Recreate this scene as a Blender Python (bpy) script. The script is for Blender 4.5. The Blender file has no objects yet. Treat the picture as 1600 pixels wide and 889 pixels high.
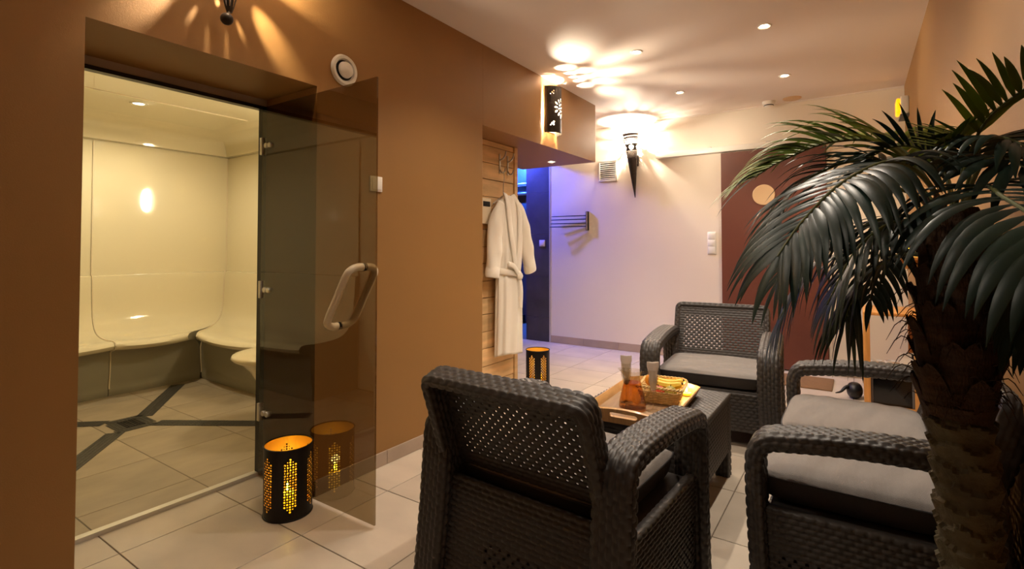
import bpy, bmesh, math, random
import numpy as np
from mathutils import Vector, Matrix
from mathutils.geometry import delaunay_2d_cdt

random.seed(7)
rng = np.random.default_rng(7)
PI = math.pi
SC = bpy.context.scene
COL = SC.collection

# ------------------------------------------------------------------ camera, world, exposure
CAM_H, FPX = 1.18, 802.0
YAW = math.atan2(540.0, FPX)
PITCH = math.radians(1.39)
cam = bpy.data.cameras.new('camera')
cam_o = bpy.data.objects.new('camera', cam)
COL.objects.link(cam_o)
cam_o.location = (0, 0, CAM_H)
cam_o.rotation_euler = (PI / 2 + PITCH, 0, YAW)
cam.sensor_width = 36.0
cam.lens = 36.0 * FPX / 1600.0
cam.shift_y = -(444.5 - (388.0 - FPX * math.tan(PITCH))) / 1600.0
cam.clip_start = 0.02
SC.camera = cam_o

w = bpy.data.worlds.new('world')
SC.world = w
w.use_nodes = True
bg = w.node_tree.nodes['Background']
bg.inputs[0].default_value = (0.02, 0.016, 0.012, 1)
bg.inputs[1].default_value = 0.3

SC.view_settings.view_transform = 'Standard'
SC.view_settings.look = 'None'
SC.view_settings.gamma = 1.0
SC.view_settings.use_curve_mapping = False
SC.view_settings.exposure = 1.0

DOWN_W = 24.0          # each ceiling downlight (a real lamp of the room)
WARM = (1.0, 0.87, 0.72)
DOWN_XY = [(-1.32, 3.58), (-0.48, 3.62), (-1.335, 4.74), (-0.483, 4.76)]
DOWN_XY_BEHIND = [(-1.32, 2.40), (-0.48, 2.40), (-1.32, 1.22), (-0.48, 0.6)]

# room measures (metres, camera stands at x=0, y=0)
XL, XR, YB, YR, ZC = -2.16, 0.36, 5.65, -1.3, 2.61
XS, YS0, YS1, XSB = -2.62, 0.1, 2.75, -5.4        # steam room door plane, sides, far wall

# ------------------------------------------------------------------ helpers
def lin(c):
    c = c / 255.0
    return c / 12.92 if c <= 0.04045 else ((c + 0.055) / 1.055) ** 2.4

def rgb(r, g, b):
    return (lin(r), lin(g), lin(b), 1.0)

MATS = {}
def mat(name, col, rough=0.5, metal=0.0, noise=None, bump=None, spec=0.5, coat=0.0, emit=None, rand=0.0, trans=0.0, ior=1.45, sheen=0.0):
    m = bpy.data.materials.new(name)
    m.use_nodes = True
    nt = m.node_tree
    b = nt.nodes['Principled BSDF']
    c = rgb(*col)
    b.inputs['Base Color'].default_value = c
    b.inputs['Roughness'].default_value = rough
    b.inputs['Metallic'].default_value = metal
    b.inputs['Specular IOR Level'].default_value = spec
    b.inputs['Coat Weight'].default_value = coat
    b.inputs['Coat Roughness'].default_value = 0.1
    b.inputs['Transmission Weight'].default_value = trans
    b.inputs['IOR'].default_value = ior
    b.inputs['Sheen Weight'].default_value = sheen
    src = None
    tc = nt.nodes.new('ShaderNodeTexCoord')
    if noise:
        sc, amt = noise[0], noise[1]
        n = nt.nodes.new('ShaderNodeTexNoise')
        n.inputs['Scale'].default_value = sc
        n.inputs['Detail'].default_value = 5
        mp = nt.nodes.new('ShaderNodeMapping')
        if len(noise) > 2:
            mp.inputs['Scale'].default_value = noise[2]
        nt.links.new(tc.outputs['Object'], mp.inputs[0])
        nt.links.new(mp.outputs[0], n.inputs['Vector'])
        r = nt.nodes.new('ShaderNodeValToRGB')
        r.color_ramp.elements[0].position = 0.3
        r.color_ramp.elements[1].position = 0.7
        r.color_ramp.elements[0].color = tuple(x * (1 - amt) for x in c[:3]) + (1,)
        r.color_ramp.elements[1].color = tuple(min(1, x * (1 + amt)) for x in c[:3]) + (1,)
        nt.links.new(n.outputs['Fac'], r.inputs[0])
        src = r.outputs[0]
    if rand:
        oi = nt.nodes.new('ShaderNodeObjectInfo')
        mr = nt.nodes.new('ShaderNodeMapRange')
        mr.inputs['To Min'].default_value = 1 - rand
        mr.inputs['To Max'].default_value = 1 + rand
        nt.links.new(oi.outputs['Random'], mr.inputs['Value'])
        hs = nt.nodes.new('ShaderNodeHueSaturation')
        hs.inputs['Color'].default_value = c
        if src:
            nt.links.new(src, hs.inputs['Color'])
        nt.links.new(mr.outputs[0], hs.inputs['Value'])
        src = hs.outputs[0]
    if src:
        nt.links.new(src, b.inputs['Base Color'])
    if bump:
        n2 = nt.nodes.new('ShaderNodeTexNoise')
        n2.inputs['Scale'].default_value = bump[0]
        n2.inputs['Detail'].default_value = 3
        mp2 = nt.nodes.new('ShaderNodeMapping')
        if len(bump) > 2:
            mp2.inputs['Scale'].default_value = bump[2]
        nt.links.new(tc.outputs['Object'], mp2.inputs[0])
        nt.links.new(mp2.outputs[0], n2.inputs['Vector'])
        bp = nt.nodes.new('ShaderNodeBump')
        bp.inputs['Strength'].default_value = bump[1]
        bp.inputs['Distance'].default_value = 0.01
        nt.links.new(n2.outputs['Fac'], bp.inputs['Height'])
        nt.links.new(bp.outputs[0], b.inputs['Normal'])
    if emit:
        b.inputs['Emission Color'].default_value = rgb(*emit[0])
        b.inputs['Emission Strength'].default_value = emit[1]
    MATS[name] = m
    return m

def thin_glass(name, tint, ior=1.5, rough=0.0):
    """clear or tinted sheet: tinted see-through plus Fresnel mirror"""
    m = bpy.data.materials.new(name)
    m.use_nodes = True
    nt = m.node_tree
    nt.nodes.clear()
    o = nt.nodes.new('ShaderNodeOutputMaterial')
    mx = nt.nodes.new('ShaderNodeMixShader')
    t = nt.nodes.new('ShaderNodeBsdfTransparent')
    t.inputs[0].default_value = tuple(tint) + (1,)
    g = nt.nodes.new('ShaderNodeBsdfGlossy')
    g.inputs['Roughness'].default_value = rough
    fr = nt.nodes.new('ShaderNodeFresnel')
    fr.inputs['IOR'].default_value = ior
    ge = nt.nodes.new('ShaderNodeNewGeometry')
    iv = nt.nodes.new('ShaderNodeMath')
    iv.operation = 'SUBTRACT'
    iv.inputs[0].default_value = 1.0
    nt.links.new(ge.outputs['Backfacing'], iv.inputs[1])
    mu = nt.nodes.new('ShaderNodeMath')
    mu.operation = 'MULTIPLY'
    nt.links.new(fr.outputs[0], mu.inputs[0])
    nt.links.new(iv.outputs[0], mu.inputs[1])
    nt.links.new(mu.outputs[0], mx.inputs[0])
    nt.links.new(t.outputs[0], mx.inputs[1])
    nt.links.new(g.outputs[0], mx.inputs[2])
    nt.links.new(mx.outputs[0], o.inputs[0])
    MATS[name] = m
    return m

class MB:
    """collects vertices and faces of one mesh"""
    def __init__(s):
        s.v, s.f, s.n = [], [], 0
    def add(s, v, f, M=None):
        v = np.asarray(v, float).reshape(-1, 3)
        if M is not None:
            A = np.array(M)
            v = v @ A[:3, :3].T + A[:3, 3]
        s.v.append(v)
        o = s.n
        s.f.extend([tuple(i + o for i in q) for q in f])
        s.n += len(v)
        return s
    def box(s, x0, x1, y0, y1, z0, z1, r=0.0, M=None):
        v, f = rbox(abs(x1 - x0), abs(y1 - y0), abs(z1 - z0), r)
        c = np.array([(x0 + x1) / 2, (y0 + y1) / 2, (z0 + z1) / 2])
        return s.add(np.asarray(v) + c, f, M)
    def build(s, name, material, parent=None, smooth=True, angle=40):
        return obj(name, np.concatenate(s.v), s.f, material, parent, smooth, angle)

_RB = {}
def rbox(x, y, z, r=0.0, seg=2):
    k = (round(x, 5), round(y, 5), round(z, 5), round(r, 5))
    if k in _RB:
        return _RB[k]
    bm = bmesh.new()
    bmesh.ops.create_cube(bm, size=1.0)
    for v in bm.verts:
        v.co = Vector((v.co.x * x, v.co.y * y, v.co.z * z))
    if r > 0:
        bmesh.ops.bevel(bm, geom=bm.edges[:], offset=min(r, 0.49 * min(x, y, z)), segments=seg, affect='EDGES', profile=0.5)
    bm.verts.index_update()
    out = ([tuple(v.co) for v in bm.verts], [tuple(v.index for v in f.verts) for f in bm.faces])
    bm.free()
    _RB[k] = out
    return out

def obj(name, v, f, material, parent=None, smooth=True, angle=40):
    me = bpy.data.meshes.new(name)
    me.from_pydata(np.asarray(v, float).tolist(), [], [tuple(map(int, q)) for q in f])
    if smooth:
        me.polygons.foreach_set('use_smooth', np.ones(len(me.polygons), bool))
        me.set_sharp_from_angle(angle=math.radians(angle))
    me.materials.append(MATS[material])
    o = bpy.data.objects.new(name, me)
    COL.objects.link(o)
    if parent is not None:
        o.parent = parent
    return o

def tag(o, label, cat, group=None):
    o['label'] = label
    o['category'] = cat
    if group:
        o['group'] = group
    return o

def empty(name, loc, label, cat, rz=0.0, group=None):
    o = bpy.data.objects.new(name, None)
    o.empty_display_size = 0.1
    COL.objects.link(o)
    o.location = loc
    o.rotation_euler = (0, 0, rz)
    return tag(o, label, cat, group)

def struct(o):
    o['kind'] = 'structure'
    return o

def copy_tree(o, parent=None):
    c = o.copy()
    COL.objects.link(c)
    c.parent = parent
    for ch in list(o.children):
        copy_tree(ch, c)
    return c

def grid_f(nu, nv, wu=False, wv=False):
    """quads of a nu x nv vertex grid (index = i*nv + j)"""
    iu = np.arange(nu if wu else nu - 1)
    jv = np.arange(nv if wv else nv - 1)
    I, J = np.meshgrid(iu, jv, indexing='ij')
    a = I * nv + J
    b = ((I + 1) % nu) * nv + J
    c = ((I + 1) % nu) * nv + (J + 1) % nv
    d = I * nv + (J + 1) % nv
    return np.stack([a, b, c, d], -1).reshape(-1, 4)

def lathe(prof, n=32, cap0=False, cap1=False):
    """prof: list of (r, z); returns verts, faces"""
    p = np.asarray(prof, float)
    a = np.arange(n) * 2 * PI / n
    v = np.stack([p[:, None, 0] * np.cos(a)[None], p[:, None, 0] * np.sin(a)[None], np.repeat(p[:, None, 1], n, 1)], -1)
    f = [tuple(q[::-1]) for q in grid_f(len(p), n, False, True)]
    f = [q[::-1] for q in f]
    # orient outward for profiles that run upward
    f = [(q[3], q[2], q[1], q[0]) for q in f]
    v = v.reshape(-1, 3)
    if cap0:
        f.append(tuple(range(n))[::-1])
    if cap1:
        f.append(tuple(range((len(p) - 1) * n, len(p) * n)))
    return v, f

def spline(pts, n):
    """Catmull-Rom through pts, resampled to n points evenly by length"""
    P = np.asarray(pts, float)
    Q = np.vstack([2 * P[0] - P[1], P, 2 * P[-1] - P[-2]])
    out = []
    for i in range(1, len(Q) - 2):
        t = np.linspace(0, 1, 24, endpoint=False)[:, None]
        a, b, c, d = Q[i - 1], Q[i], Q[i + 1], Q[i + 2]
        out.append(0.5 * (2 * b + (c - a) * t + (2 * a - 5 * b + 4 * c - d) * t ** 2 + (3 * b - a - 3 * c + d) * t ** 3))
    out.append(P[-1:])
    D = np.vstack(out)
    return resample(D, n)

def resample(D, n):
    s = np.concatenate([[0], np.cumsum(np.linalg.norm(np.diff(D, axis=0), axis=1))])
    u = np.linspace(0, s[-1], n)
    return np.stack([np.interp(u, s, D[:, k]) for k in range(D.shape[1])], -1)

def nrm(a):
    return a / (np.linalg.norm(a, axis=-1, keepdims=True) + 1e-12)

def tube(path, r, n=10, caps=True):
    """round tube along a polyline; r number or per-point list"""
    P = np.asarray(path, float)
    T = nrm(np.gradient(P, axis=0))
    r = np.broadcast_to(np.asarray(r, float), (len(P),))
    N = np.zeros_like(P)
    ref = np.array([0, 0, 1.0]) if abs(T[0][2]) < 0.9 else np.array([1.0, 0, 0])
    N[0] = nrm(np.cross(T[0], ref))
    for i in range(1, len(P)):
        q = N[i - 1] - T[i] * np.dot(N[i - 1], T[i])
        N[i] = nrm(q)
    B = np.cross(T, N)
    a = np.arange(n) * 2 * PI / n
    v = P[:, None] + r[:, None, None] * (N[:, None] * np.cos(a)[None, :, None] + B[:, None] * np.sin(a)[None, :, None])
    f = [tuple(q) for q in grid_f(len(P), n, False, True)]
    v = v.reshape(-1, 3)
    if caps:
        f.append(tuple(range(n)))
        f.append(tuple(range((len(P) - 1) * n, len(P) * n))[::-1])
    return v, f

def pip(pt, poly):
    x, y = pt
    c = False
    j = len(poly) - 1
    for i in range(len(poly)):
        xi, yi = poly[i]
        xj, yj = poly[j]
        if (yi > y) != (yj > y) and x < (xj - xi) * (y - yi) / (yj - yi) + xi:
            c = not c
        j = i
    return c

def sheet(outline, holes, fn, thick, step=None, convex=True):
    """flat outline with convex holes -> solid sheet; fn(P Nx2, t) gives the 3-D points of the layer at depth t"""
    pts = [tuple(p) for p in outline]
    own = [-1] * len(pts)
    edges = [(i, (i + 1) % len(pts)) for i in range(len(pts))]
    loops = [list(range(len(pts)))]
    hb = []
    for k, h in enumerate(holes):
        o = len(pts)
        pts += [tuple(p) for p in h]
        own += [k] * len(h)
        edges += [(o + i, o + (i + 1) % len(h)) for i in range(len(h))]
        loops.append(list(range(o, o + len(h))))
        hh = np.asarray(h)
        c = hh.mean(0)
        hb.append((c[0], c[1], np.linalg.norm(hh - c, axis=1).max() * 1.12))
    if step:
        O = np.asarray(outline)
        x0, y0 = O.min(0)
        x1, y1 = O.max(0)
        H = np.asarray(hb) if hb else None
        for x in np.arange(x0 + step, x1 - step * 0.3, step):
            for y in np.arange(y0 + step, y1 - step * 0.3, step):
                if not convex and not pip((x, y), outline):
                    continue
                if H is not None and (np.hypot(H[:, 0] - x, H[:, 1] - y) < H[:, 2]).any():
                    continue
                pts.append((x, y))
                own.append(-2)
    r = delaunay_2d_cdt([Vector(p) for p in pts], edges, [], 0, 1e-7)
    V = np.array([tuple(p) for p in r[0]])
    ov = [(own[q[0]] if len(q) else -2) for q in r[3]]
    idx = {q[0]: i for i, q in enumerate(r[3]) if len(q)}
    tri = []
    for t in r[2]:
        a = ov[t[0]]
        if a >= 0 and all(ov[i] == a for i in t):
            continue
        if not convex and not pip(V[list(t)].mean(0), outline):
            continue
        tri.append(tuple(t))
    n = len(V)
    A = fn(V, 0.0)
    B = fn(V, thick)
    f = [t for t in tri] + [tuple(i + n for i in t[::-1]) for t in tri]
    for lp in loops:
        lp = [idx[i] for i in lp if i in idx]
        for i in range(len(lp)):
            a, b = lp[i], lp[(i + 1) % len(lp)]
            f.append((b, a, a + n, b + n))
    return np.vstack([A, B]), f

def rect_outline(W_, H_, n):
    return [(x, 0.0) for x in np.linspace(0, W_, n)] + [(x, H_) for x in np.linspace(W_, 0, n)]

def circle(cx, cy, r, n=10, ry=None, rot=0.0):
    a = np.arange(n) * 2 * PI / n
    x, y = r * np.cos(a), (ry or r) * np.sin(a)
    return [(cx + math.cos(rot) * p - math.sin(rot) * q, cy + math.sin(rot) * p + math.cos(rot) * q) for p, q in zip(x, y)]

def plane_fn(o, ex, ey):
    o, ex, ey = (np.asarray(q, float) for q in (o, ex, ey))
    nz = np.cross(ex, ey)
    return lambda P, t: o + P[:, :1] * ex + P[:, 1:2] * ey + nz * t

# ------------------------------------------------------------------ woven moulded surfaces
WL, WH, WA = 0.036, 0.0182, 0.0062
def weave(u, v, L, H, amp):
    row = np.floor(v / H + 1e-6)
    fu = (u / L + 0.5 * np.mod(row, 2)) % 1.0
    fv = (v / H) % 1.0
    return amp * (1 - np.abs(2 * fu - 1) ** 4) * (1 - np.abs(2 * fv - 1) ** 2.4)

def wgrid(lu, lv, su=6, sv=4):
    nu = max(1, round(lu / WL))
    nv = max(2, 2 * round(lv / WH / 2))
    return nu, nv, np.linspace(0, lu, nu * su + 1), np.linspace(0, lv, nv * sv + 1), lu / nu, lv / nv

def slab(P00, P10, P11, P01, thick, both=False, holes=None, amp=WA, curve=0.0):
    """woven panel: u along P00-P10 (strand length), v along P00-P01; outside = cross(u, v); holes=(u0,u1,v0,v1) fractions that are pierced"""
    P00, P10, P11, P01 = (np.asarray(p, float) for p in (P00, P10, P11, P01))
    lu = (np.linalg.norm(P10 - P00) + np.linalg.norm(P11 - P01)) / 2
    lv = np.linalg.norm(P01 - P00)
    nu, nv, U, Vv, L, H = wgrid(lu, lv)
    a = (U / lu)[:, None, None]
    b = (Vv / lv)[None, :, None]
    pos = P00 * (1 - a) * (1 - b) + P10 * a * (1 - b) + P11 * a * b + P01 * (1 - a) * b
    n = nrm(np.cross(P10 - P00, P01 - P00))
    pos = pos - n * curve * (4 * a * (1 - a))
    h = weave(U[:, None], Vv[None, :], L, H, amp)
    F = pos + n * h[..., None]
    B = pos - n * thick - (n * h[..., None] if both else 0)
    NU, NV = len(U), len(Vv)
    q = grid_f(NU, NV)
    if holes is not None:
        su, sv = 6, 4
        I = np.repeat(np.arange(NU - 1), NV - 1)
        J = np.tile(np.arange(NV - 1), NU - 1)
        row = J // sv
        fi = (I + (row % 2) * 3) % su
        hole = ((fi == 0) | (fi == su - 1)) & ((J % sv == 1) | (J % sv == 2))
        fu, fv = I / (NU - 1), J / (NV - 1)
        hole &= (fu > holes[0]) & (fu < holes[1]) & (fv > holes[2]) & (fv < holes[3])
        q = q[~hole]
    k = NU * NV
    f = [tuple(t) for t in q]
    loop = [i * NV for i in range(NU)] + [(NU - 1) * NV + j for j in range(1, NV)] + [i * NV + NV - 1 for i in range(NU - 2, -1, -1)] + [j for j in range(NV - 2, 0, -1)]
    if both or holes is not None:
        f += [tuple(t[::-1] + k) for t in q]
        f += [(loop[(i + 1) % len(loop)], loop[i], loop[i] + k, loop[(i + 1) % len(loop)] + k) for i in range(len(loop))]
        v = np.vstack([F.reshape(-1, 3), B.reshape(-1, 3)])
    else:
        Bl = B.reshape(-1, 3)[loop]
        m = len(loop)
        f += [(loop[(i + 1) % m], loop[i], k + i, k + (i + 1) % m) for i in range(m)]
        f.append(tuple(range(k + m - 1, k - 1, -1)))
        v = np.vstack([F.reshape(-1, 3), Bl])
    return v, f

def wsweep(path, lateral, wid, thk, r=0.016, amp=WA, widf=None):
    """woven bar of rounded-rectangle section (wid along lateral, thk across) swept along a path"""
    D = np.asarray(path, float)
    ln = np.linalg.norm(np.diff(D, axis=0), axis=1).sum()
    # section perimeter
    pts = []
    for cxs, cys, a0 in ((1, 1, 0), (-1, 1, 90), (-1, -1, 180), (1, -1, 270)):
        for a in np.linspace(a0, a0 + 90, 7):
            pts.append((cxs * (wid / 2 - r) + r * math.cos(math.radians(a)), cys * (thk / 2 - r) + r * math.sin(math.radians(a))))
    pts = np.array(pts + pts[:1])
    per = np.linalg.norm(np.diff(pts, axis=0), axis=1).sum()
    nv = max(4, 2 * round(per / WH / 2))
    S = resample(pts, nv * 4 + 1)
    SN = np.gradient(S, axis=0)
    SN[0] = SN[-1] = S[1] - S[-2]
    SN = nrm(np.stack([SN[:, 1], -SN[:, 0]], -1))
    S, SN = S[:-1], SN[:-1]
    nu = max(1, round(ln / WL))
    P = resample(D, nu * 6 + 1)
    T = nrm(np.gradient(P, axis=0))
    X = np.asarray(lateral, float)
    N = nrm(np.cross(X, T))
    U = np.linspace(0, ln, len(P))
    V = np.arange(len(S)) * per / len(S)
    h = weave(U[:, None], V[None, :], ln / nu, per / nv, amp)
    ws = np.ones(len(P)) if widf is None else widf(U / ln)
    off = S[None] + SN[None] * h[..., None]
    v = P[:, None] + X * (off[..., :1] * ws[:, None, None]) + N[:, None] * off[..., 1:2]
    f = [tuple(t) for t in grid_f(len(P), len(S), False, True)]
    n = len(S)
    f.append(tuple(range(n))[::-1])
    f.append(tuple(range((len(P) - 1) * n, len(P) * n)))
    v = v.reshape(-1, 3)
    # outward check on one face
    a, b, c, d = f[len(S) // 2]
    nn = np.cross(v[b] - v[a], v[d] - v[a])
    if np.dot(nn, v[a] - P[0]) < 0:
        f = [t[::-1] for t in f]
    return v, f

def add_light(name, kind, loc, power, color, parent=None, radius=0.02, rot=None, spot=None, blend=0.5):
    l = bpy.data.lights.new(name, kind)
    l.energy = power
    l.color = color
    l.shadow_soft_size = radius
    if kind == 'SPOT':
        l.spot_size = math.radians(spot)
        l.spot_blend = blend
    o = bpy.data.objects.new(name, l)
    COL.objects.link(o)
    o.location = loc
    if rot:
        o.rotation_euler = rot
    if parent is not None:
        o.parent = parent
    return o

# ------------------------------------------------------------------ materials
mat('brown_paint', (152, 111, 60), 0.55, bump=(260, 0.08), noise=(1.5, 0.04))
mat('white_paint', (231, 220, 204), 0.6, bump=(260, 0.06))
mat('ceiling_paint', (228, 216, 206), 0.7, bump=(200, 0.04))
mat('grout', (120, 108, 94), 0.9)
mat('floor_tile', (196, 182, 164), 0.36, noise=(3.2, 0.10, (1, 1.6, 1)), rand=0.05, bump=(60, 0.03))
mat('steam_tile', (164, 148, 124), 0.45, noise=(3.2, 0.14, (1.8, 1, 1)), rand=0.05)
mat('base_tile', (172, 152, 134), 0.45, noise=(6, 0.08), rand=0.04)
mat('slate_tile', (66, 62, 66), 0.45, noise=(5, 0.25), rand=0.08, bump=(30, 0.1))
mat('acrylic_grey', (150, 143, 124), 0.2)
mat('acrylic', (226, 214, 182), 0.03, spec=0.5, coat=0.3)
mat('mosaic', (66, 64, 60), 0.35, noise=(90, 0.35))
mat('mosaic_grout', (120, 112, 98), 0.9)
mat('steel', (190, 186, 180), 0.28, metal=1.0)
mat('dark_steel', (70, 66, 62), 0.35, metal=1.0)
mat('alu', (212, 208, 200), 0.35, metal=0.6)
mat('black_frame', (22, 21, 20), 0.35)
mat('white_plastic', (232, 228, 220), 0.35)
mat('cream_plastic', (224, 208, 178), 0.3, coat=0.3)
mat('vent_dark', (26, 22, 20), 0.7)
mat('rattan', (64, 60, 58), 0.42, spec=0.45)
mat('cushion_fabric', (130, 124, 120), 0.9, bump=(500, 0.25), noise=(14, 0.05, (1, 6, 1)), sheen=0.2)
mat('cushion_side', (66, 64, 66), 0.9, bump=(500, 0.25))
mat('sconce_metal', (58, 50, 44), 0.5, metal=0.6, noise=(40, 0.2))
mat('lantern_metal', (30, 26, 24), 0.45, metal=0.5)
mat('lantern_gold', (232, 196, 96), 0.45, metal=0.6)
mat('wax', (250, 214, 120), 0.5, emit=((255, 205, 10), 0.5))
mat('flame', (255, 190, 60), 0.5, emit=((255, 210, 40), 30.0))
mat('bulb', (255, 240, 215), 0.5, emit=((255, 214, 160), 60.0))
mat('downlight_lens', (255, 240, 215), 0.5, emit=((255, 226, 184), 30.0))
mat('steam_lens', (255, 240, 205), 0.5, emit=((255, 232, 180), 10.0))
mat('steam_wall_lens', (255, 240, 205), 0.5, emit=((255, 240, 205), 45.0))
mat('amber_lens', (255, 190, 20), 0.3, emit=((255, 165, 5), 0.8))
mat('sliding_door', (104, 58, 44), 0.45, noise=(3, 0.05))
mat('disc_wood', (206, 172, 130), 0.5)
mat('plank', (224, 186, 134), 0.55, noise=(3, 0.2, (1, 1.0, 7)), rand=0.14, bump=(30, 0.2, (1, 1, 10)))
mat('pine', (206, 146, 78), 0.45, noise=(6, 0.16, (10, 1, 1)))
mat('robe', (242, 233, 216), 0.95, bump=(420, 0.5), sheen=0.4)
mat('tray_wood', (206, 160, 104), 0.4, noise=(9, 0.15, (8, 1, 1)), coat=0.2)
mat('tray_inset', (150, 120, 88), 0.5, noise=(9, 0.15, (8, 1, 1)))
mat('napkin', (252, 244, 236), 0.8)
mat('lintel_grey', (176, 164, 158), 0.6)
mat('orange_peel', (246, 160, 30), 0.45, bump=(220, 0.2))
mat('banana', (236, 196, 60), 0.5, noise=(10, 0.08))
mat('banana_tip', (70, 52, 26), 0.7)
mat('apple', (176, 62, 34), 0.35, noise=(12, 0.25))
mat('pear', (150, 140, 50), 0.45, noise=(20, 0.12))
mat('wicker', (222, 192, 128), 0.55, noise=(40, 0.2))
mat('mat_fibre', (138, 104, 70), 0.9, noise=(30, 0.2, (1, 14, 1)), bump=(120, 0.5, (1, 10, 1)))
mat('black_leather', (20, 19, 20), 0.45)
mat('dark_screen', (16, 17, 19), 0.2)
mat('grey_panel', (98, 96, 96), 0.5)
mat('card', (236, 230, 220), 0.6)
mat('ink', (24, 24, 26), 0.6)
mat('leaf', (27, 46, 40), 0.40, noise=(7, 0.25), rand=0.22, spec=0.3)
mat('leaf_pale_lit', (116, 136, 48), 0.4, noise=(7, 0.25), rand=0.2)  # pale green fronds, brightened in the colour for light from above
mat('rachis', (96, 104, 60), 0.5)
mat('trunk_bark', (92, 86, 66), 0.85, noise=(18, 0.3), bump=(70, 0.6))
mat('trunk_sheath', (74, 54, 38), 0.9, noise=(14, 0.35, (1, 1, 5)), bump=(90, 0.8, (3, 3, 0.5)))
mat('pot', (60, 46, 38), 0.6)
mat('soil', (40, 30, 22), 1.0)
thin_glass('tea', (0.98, 0.60, 0.22), 1.4)
thin_glass('jug_glass', (0.95, 0.93, 0.88), 2.1)
thin_glass('bronze_glass', (0.60, 0.53, 0.40), 1.9)
thin_glass('clear_glass', (0.97, 0.96, 0.94), 1.45)
thin_glass('cabinet_glass', (0.5, 0.5, 0.5), 1.5)

# ------------------------------------------------------------------ the setting
def struct_box(name, mname, *boxes):
    m = MB()
    for b in boxes:
        m.box(*b)
    return struct(m.build(name, mname, smooth=False))

floor = struct_box('floor', 'grout', (-6.2, 0.5, YR - 0.1, 7.3, -0.08, -0.003))
TP, TX0, TY0 = 0.468, -0.512, 1.291
TMESH = {}
def tile_at(x0, x1, y0, y1, mname, parent, zt=0.0, name='tile', g=0.0022):
    sx, sy = round(x1 - x0 - 2 * g, 4), round(y1 - y0 - 2 * g, 4)
    if sx < 0.02 or sy < 0.02:
        return
    k = (sx, sy, mname)
    if k not in TMESH:
        v, f = rbox(sx, sy, 0.012, 0.0012, 1)
        o = obj(name, v, f, mname, parent, smooth=False)
        TMESH[k] = o.data
    else:
        o = bpy.data.objects.new(name, TMESH[k])
        COL.objects.link(o)
        o.parent = parent
    o.location = ((x0 + x1) / 2, (y0 + y1) / 2, zt - 0.006)

for i in range(-8, 3):
    for j in range(-4, 13):
        x0, y0 = TX0 + i * TP, TY0 + j * TP
        x1, y1 = x0 + TP, y0 + TP
        if y1 < 0.25:
            continue
        if x1 <= XS + 0.02 and y0 < 3.5:
            continue
        a0 = max(x0, -2.615) if y0 < 3.4 else max(x0, -4.2)
        if y0 > 2.8 and y1 <= 3.7:
            a0 = max(a0, -2.43)
        a1 = min(x1, XR)
        b1 = min(y1, YB)
        if a1 - a0 < 0.03 or b1 - y0 < 0.03:
            continue
        if a1 <= XL + 0.01 and 1.9 < y0 < 2.5:
            continue
        tile_at(a0, a1, y0, b1, 'floor_tile', floor)

wall_left = struct_box('wall_left', 'brown_paint',
    (XS + 0.005, XL, YR, 0.62, 0, ZC), (XS + 0.005, XL, 0.62, 1.52, 1.965, ZC), (XS + 0.005, XL, 1.52, 2.84, 0, ZC))
bulk = struct_box('wall_bulkhead', 'brown_paint', (-3.02, XL, 2.842, 4.70, 2.04, ZC))
wall_back = struct_box('wall_back', 'white_paint', (-3.22, XR + 0.15, YB, YB + 0.12, 0, ZC))
wall_right = struct_box('wall_right', 'brown_paint', (XR, XR + 0.12, YR, YB, 0, ZC))
wall_rear = struct_box('wall_rear', 'brown_paint', (XL, XR, YR - 0.1, YR, 0, ZC))
ceiling = struct_box('ceiling', 'ceiling_paint', (-6.2, XR + 0.12, YR - 0.1, 7.3, ZC, ZC + 0.1))
wood_core = struct_box('wall_wood_core', 'brown_paint', (-2.60, -2.445, 2.842, 3.64, 0, 2.04))
wall_slate = struct_box('wall_slate', 'grout', (-3.58, -3.235, YB + 0.012, YB + 0.12, 0, ZC))
edge = struct_box('trim_1', 'alu', (-3.235, -3.215, YB - 0.006, YB + 0.1, 0, ZC))
zz = [0, 0.30, 0.83, 1.36, 1.89, 2.42, ZC]
for a, b in zip(zz[:-1], zz[1:]):
    m = MB()
    m.box(-3.58, -3.236, YB, YB + 0.0115, a + 0.002, b - 0.002, 0.001)
    m.build('slate_tile', 'slate_tile', wall_slate, smooth=False)
# shower recess beyond, lit blue
struct_box('wall_shower_back', 'slate_tile', (-6.0, -3.4, 6.9, 7.0, 0, ZC))
struct_box('wall_shower_side', 'slate_tile', (-3.5, -3.4, YB + 0.125, 6.9, 0, ZC))
struct_box('wall_corridor_end', 'white_paint', (-6.1, -6.0, 3.5, 7.0, 0, ZC))
struct_box('wall_corridor_side', 'white_paint', (-6.0, -2.61, 3.50, 3.58, 0, 2.6))
for k, (x, z) in enumerate(((-4.4, 0), (-4.4, 0.6), (-4.4, 1.2), (-4.4, 1.8), (-5.0, 0), (-5.0, .6), (-5.0, 1.2), (-5.0, 1.8))):
    pass

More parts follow.
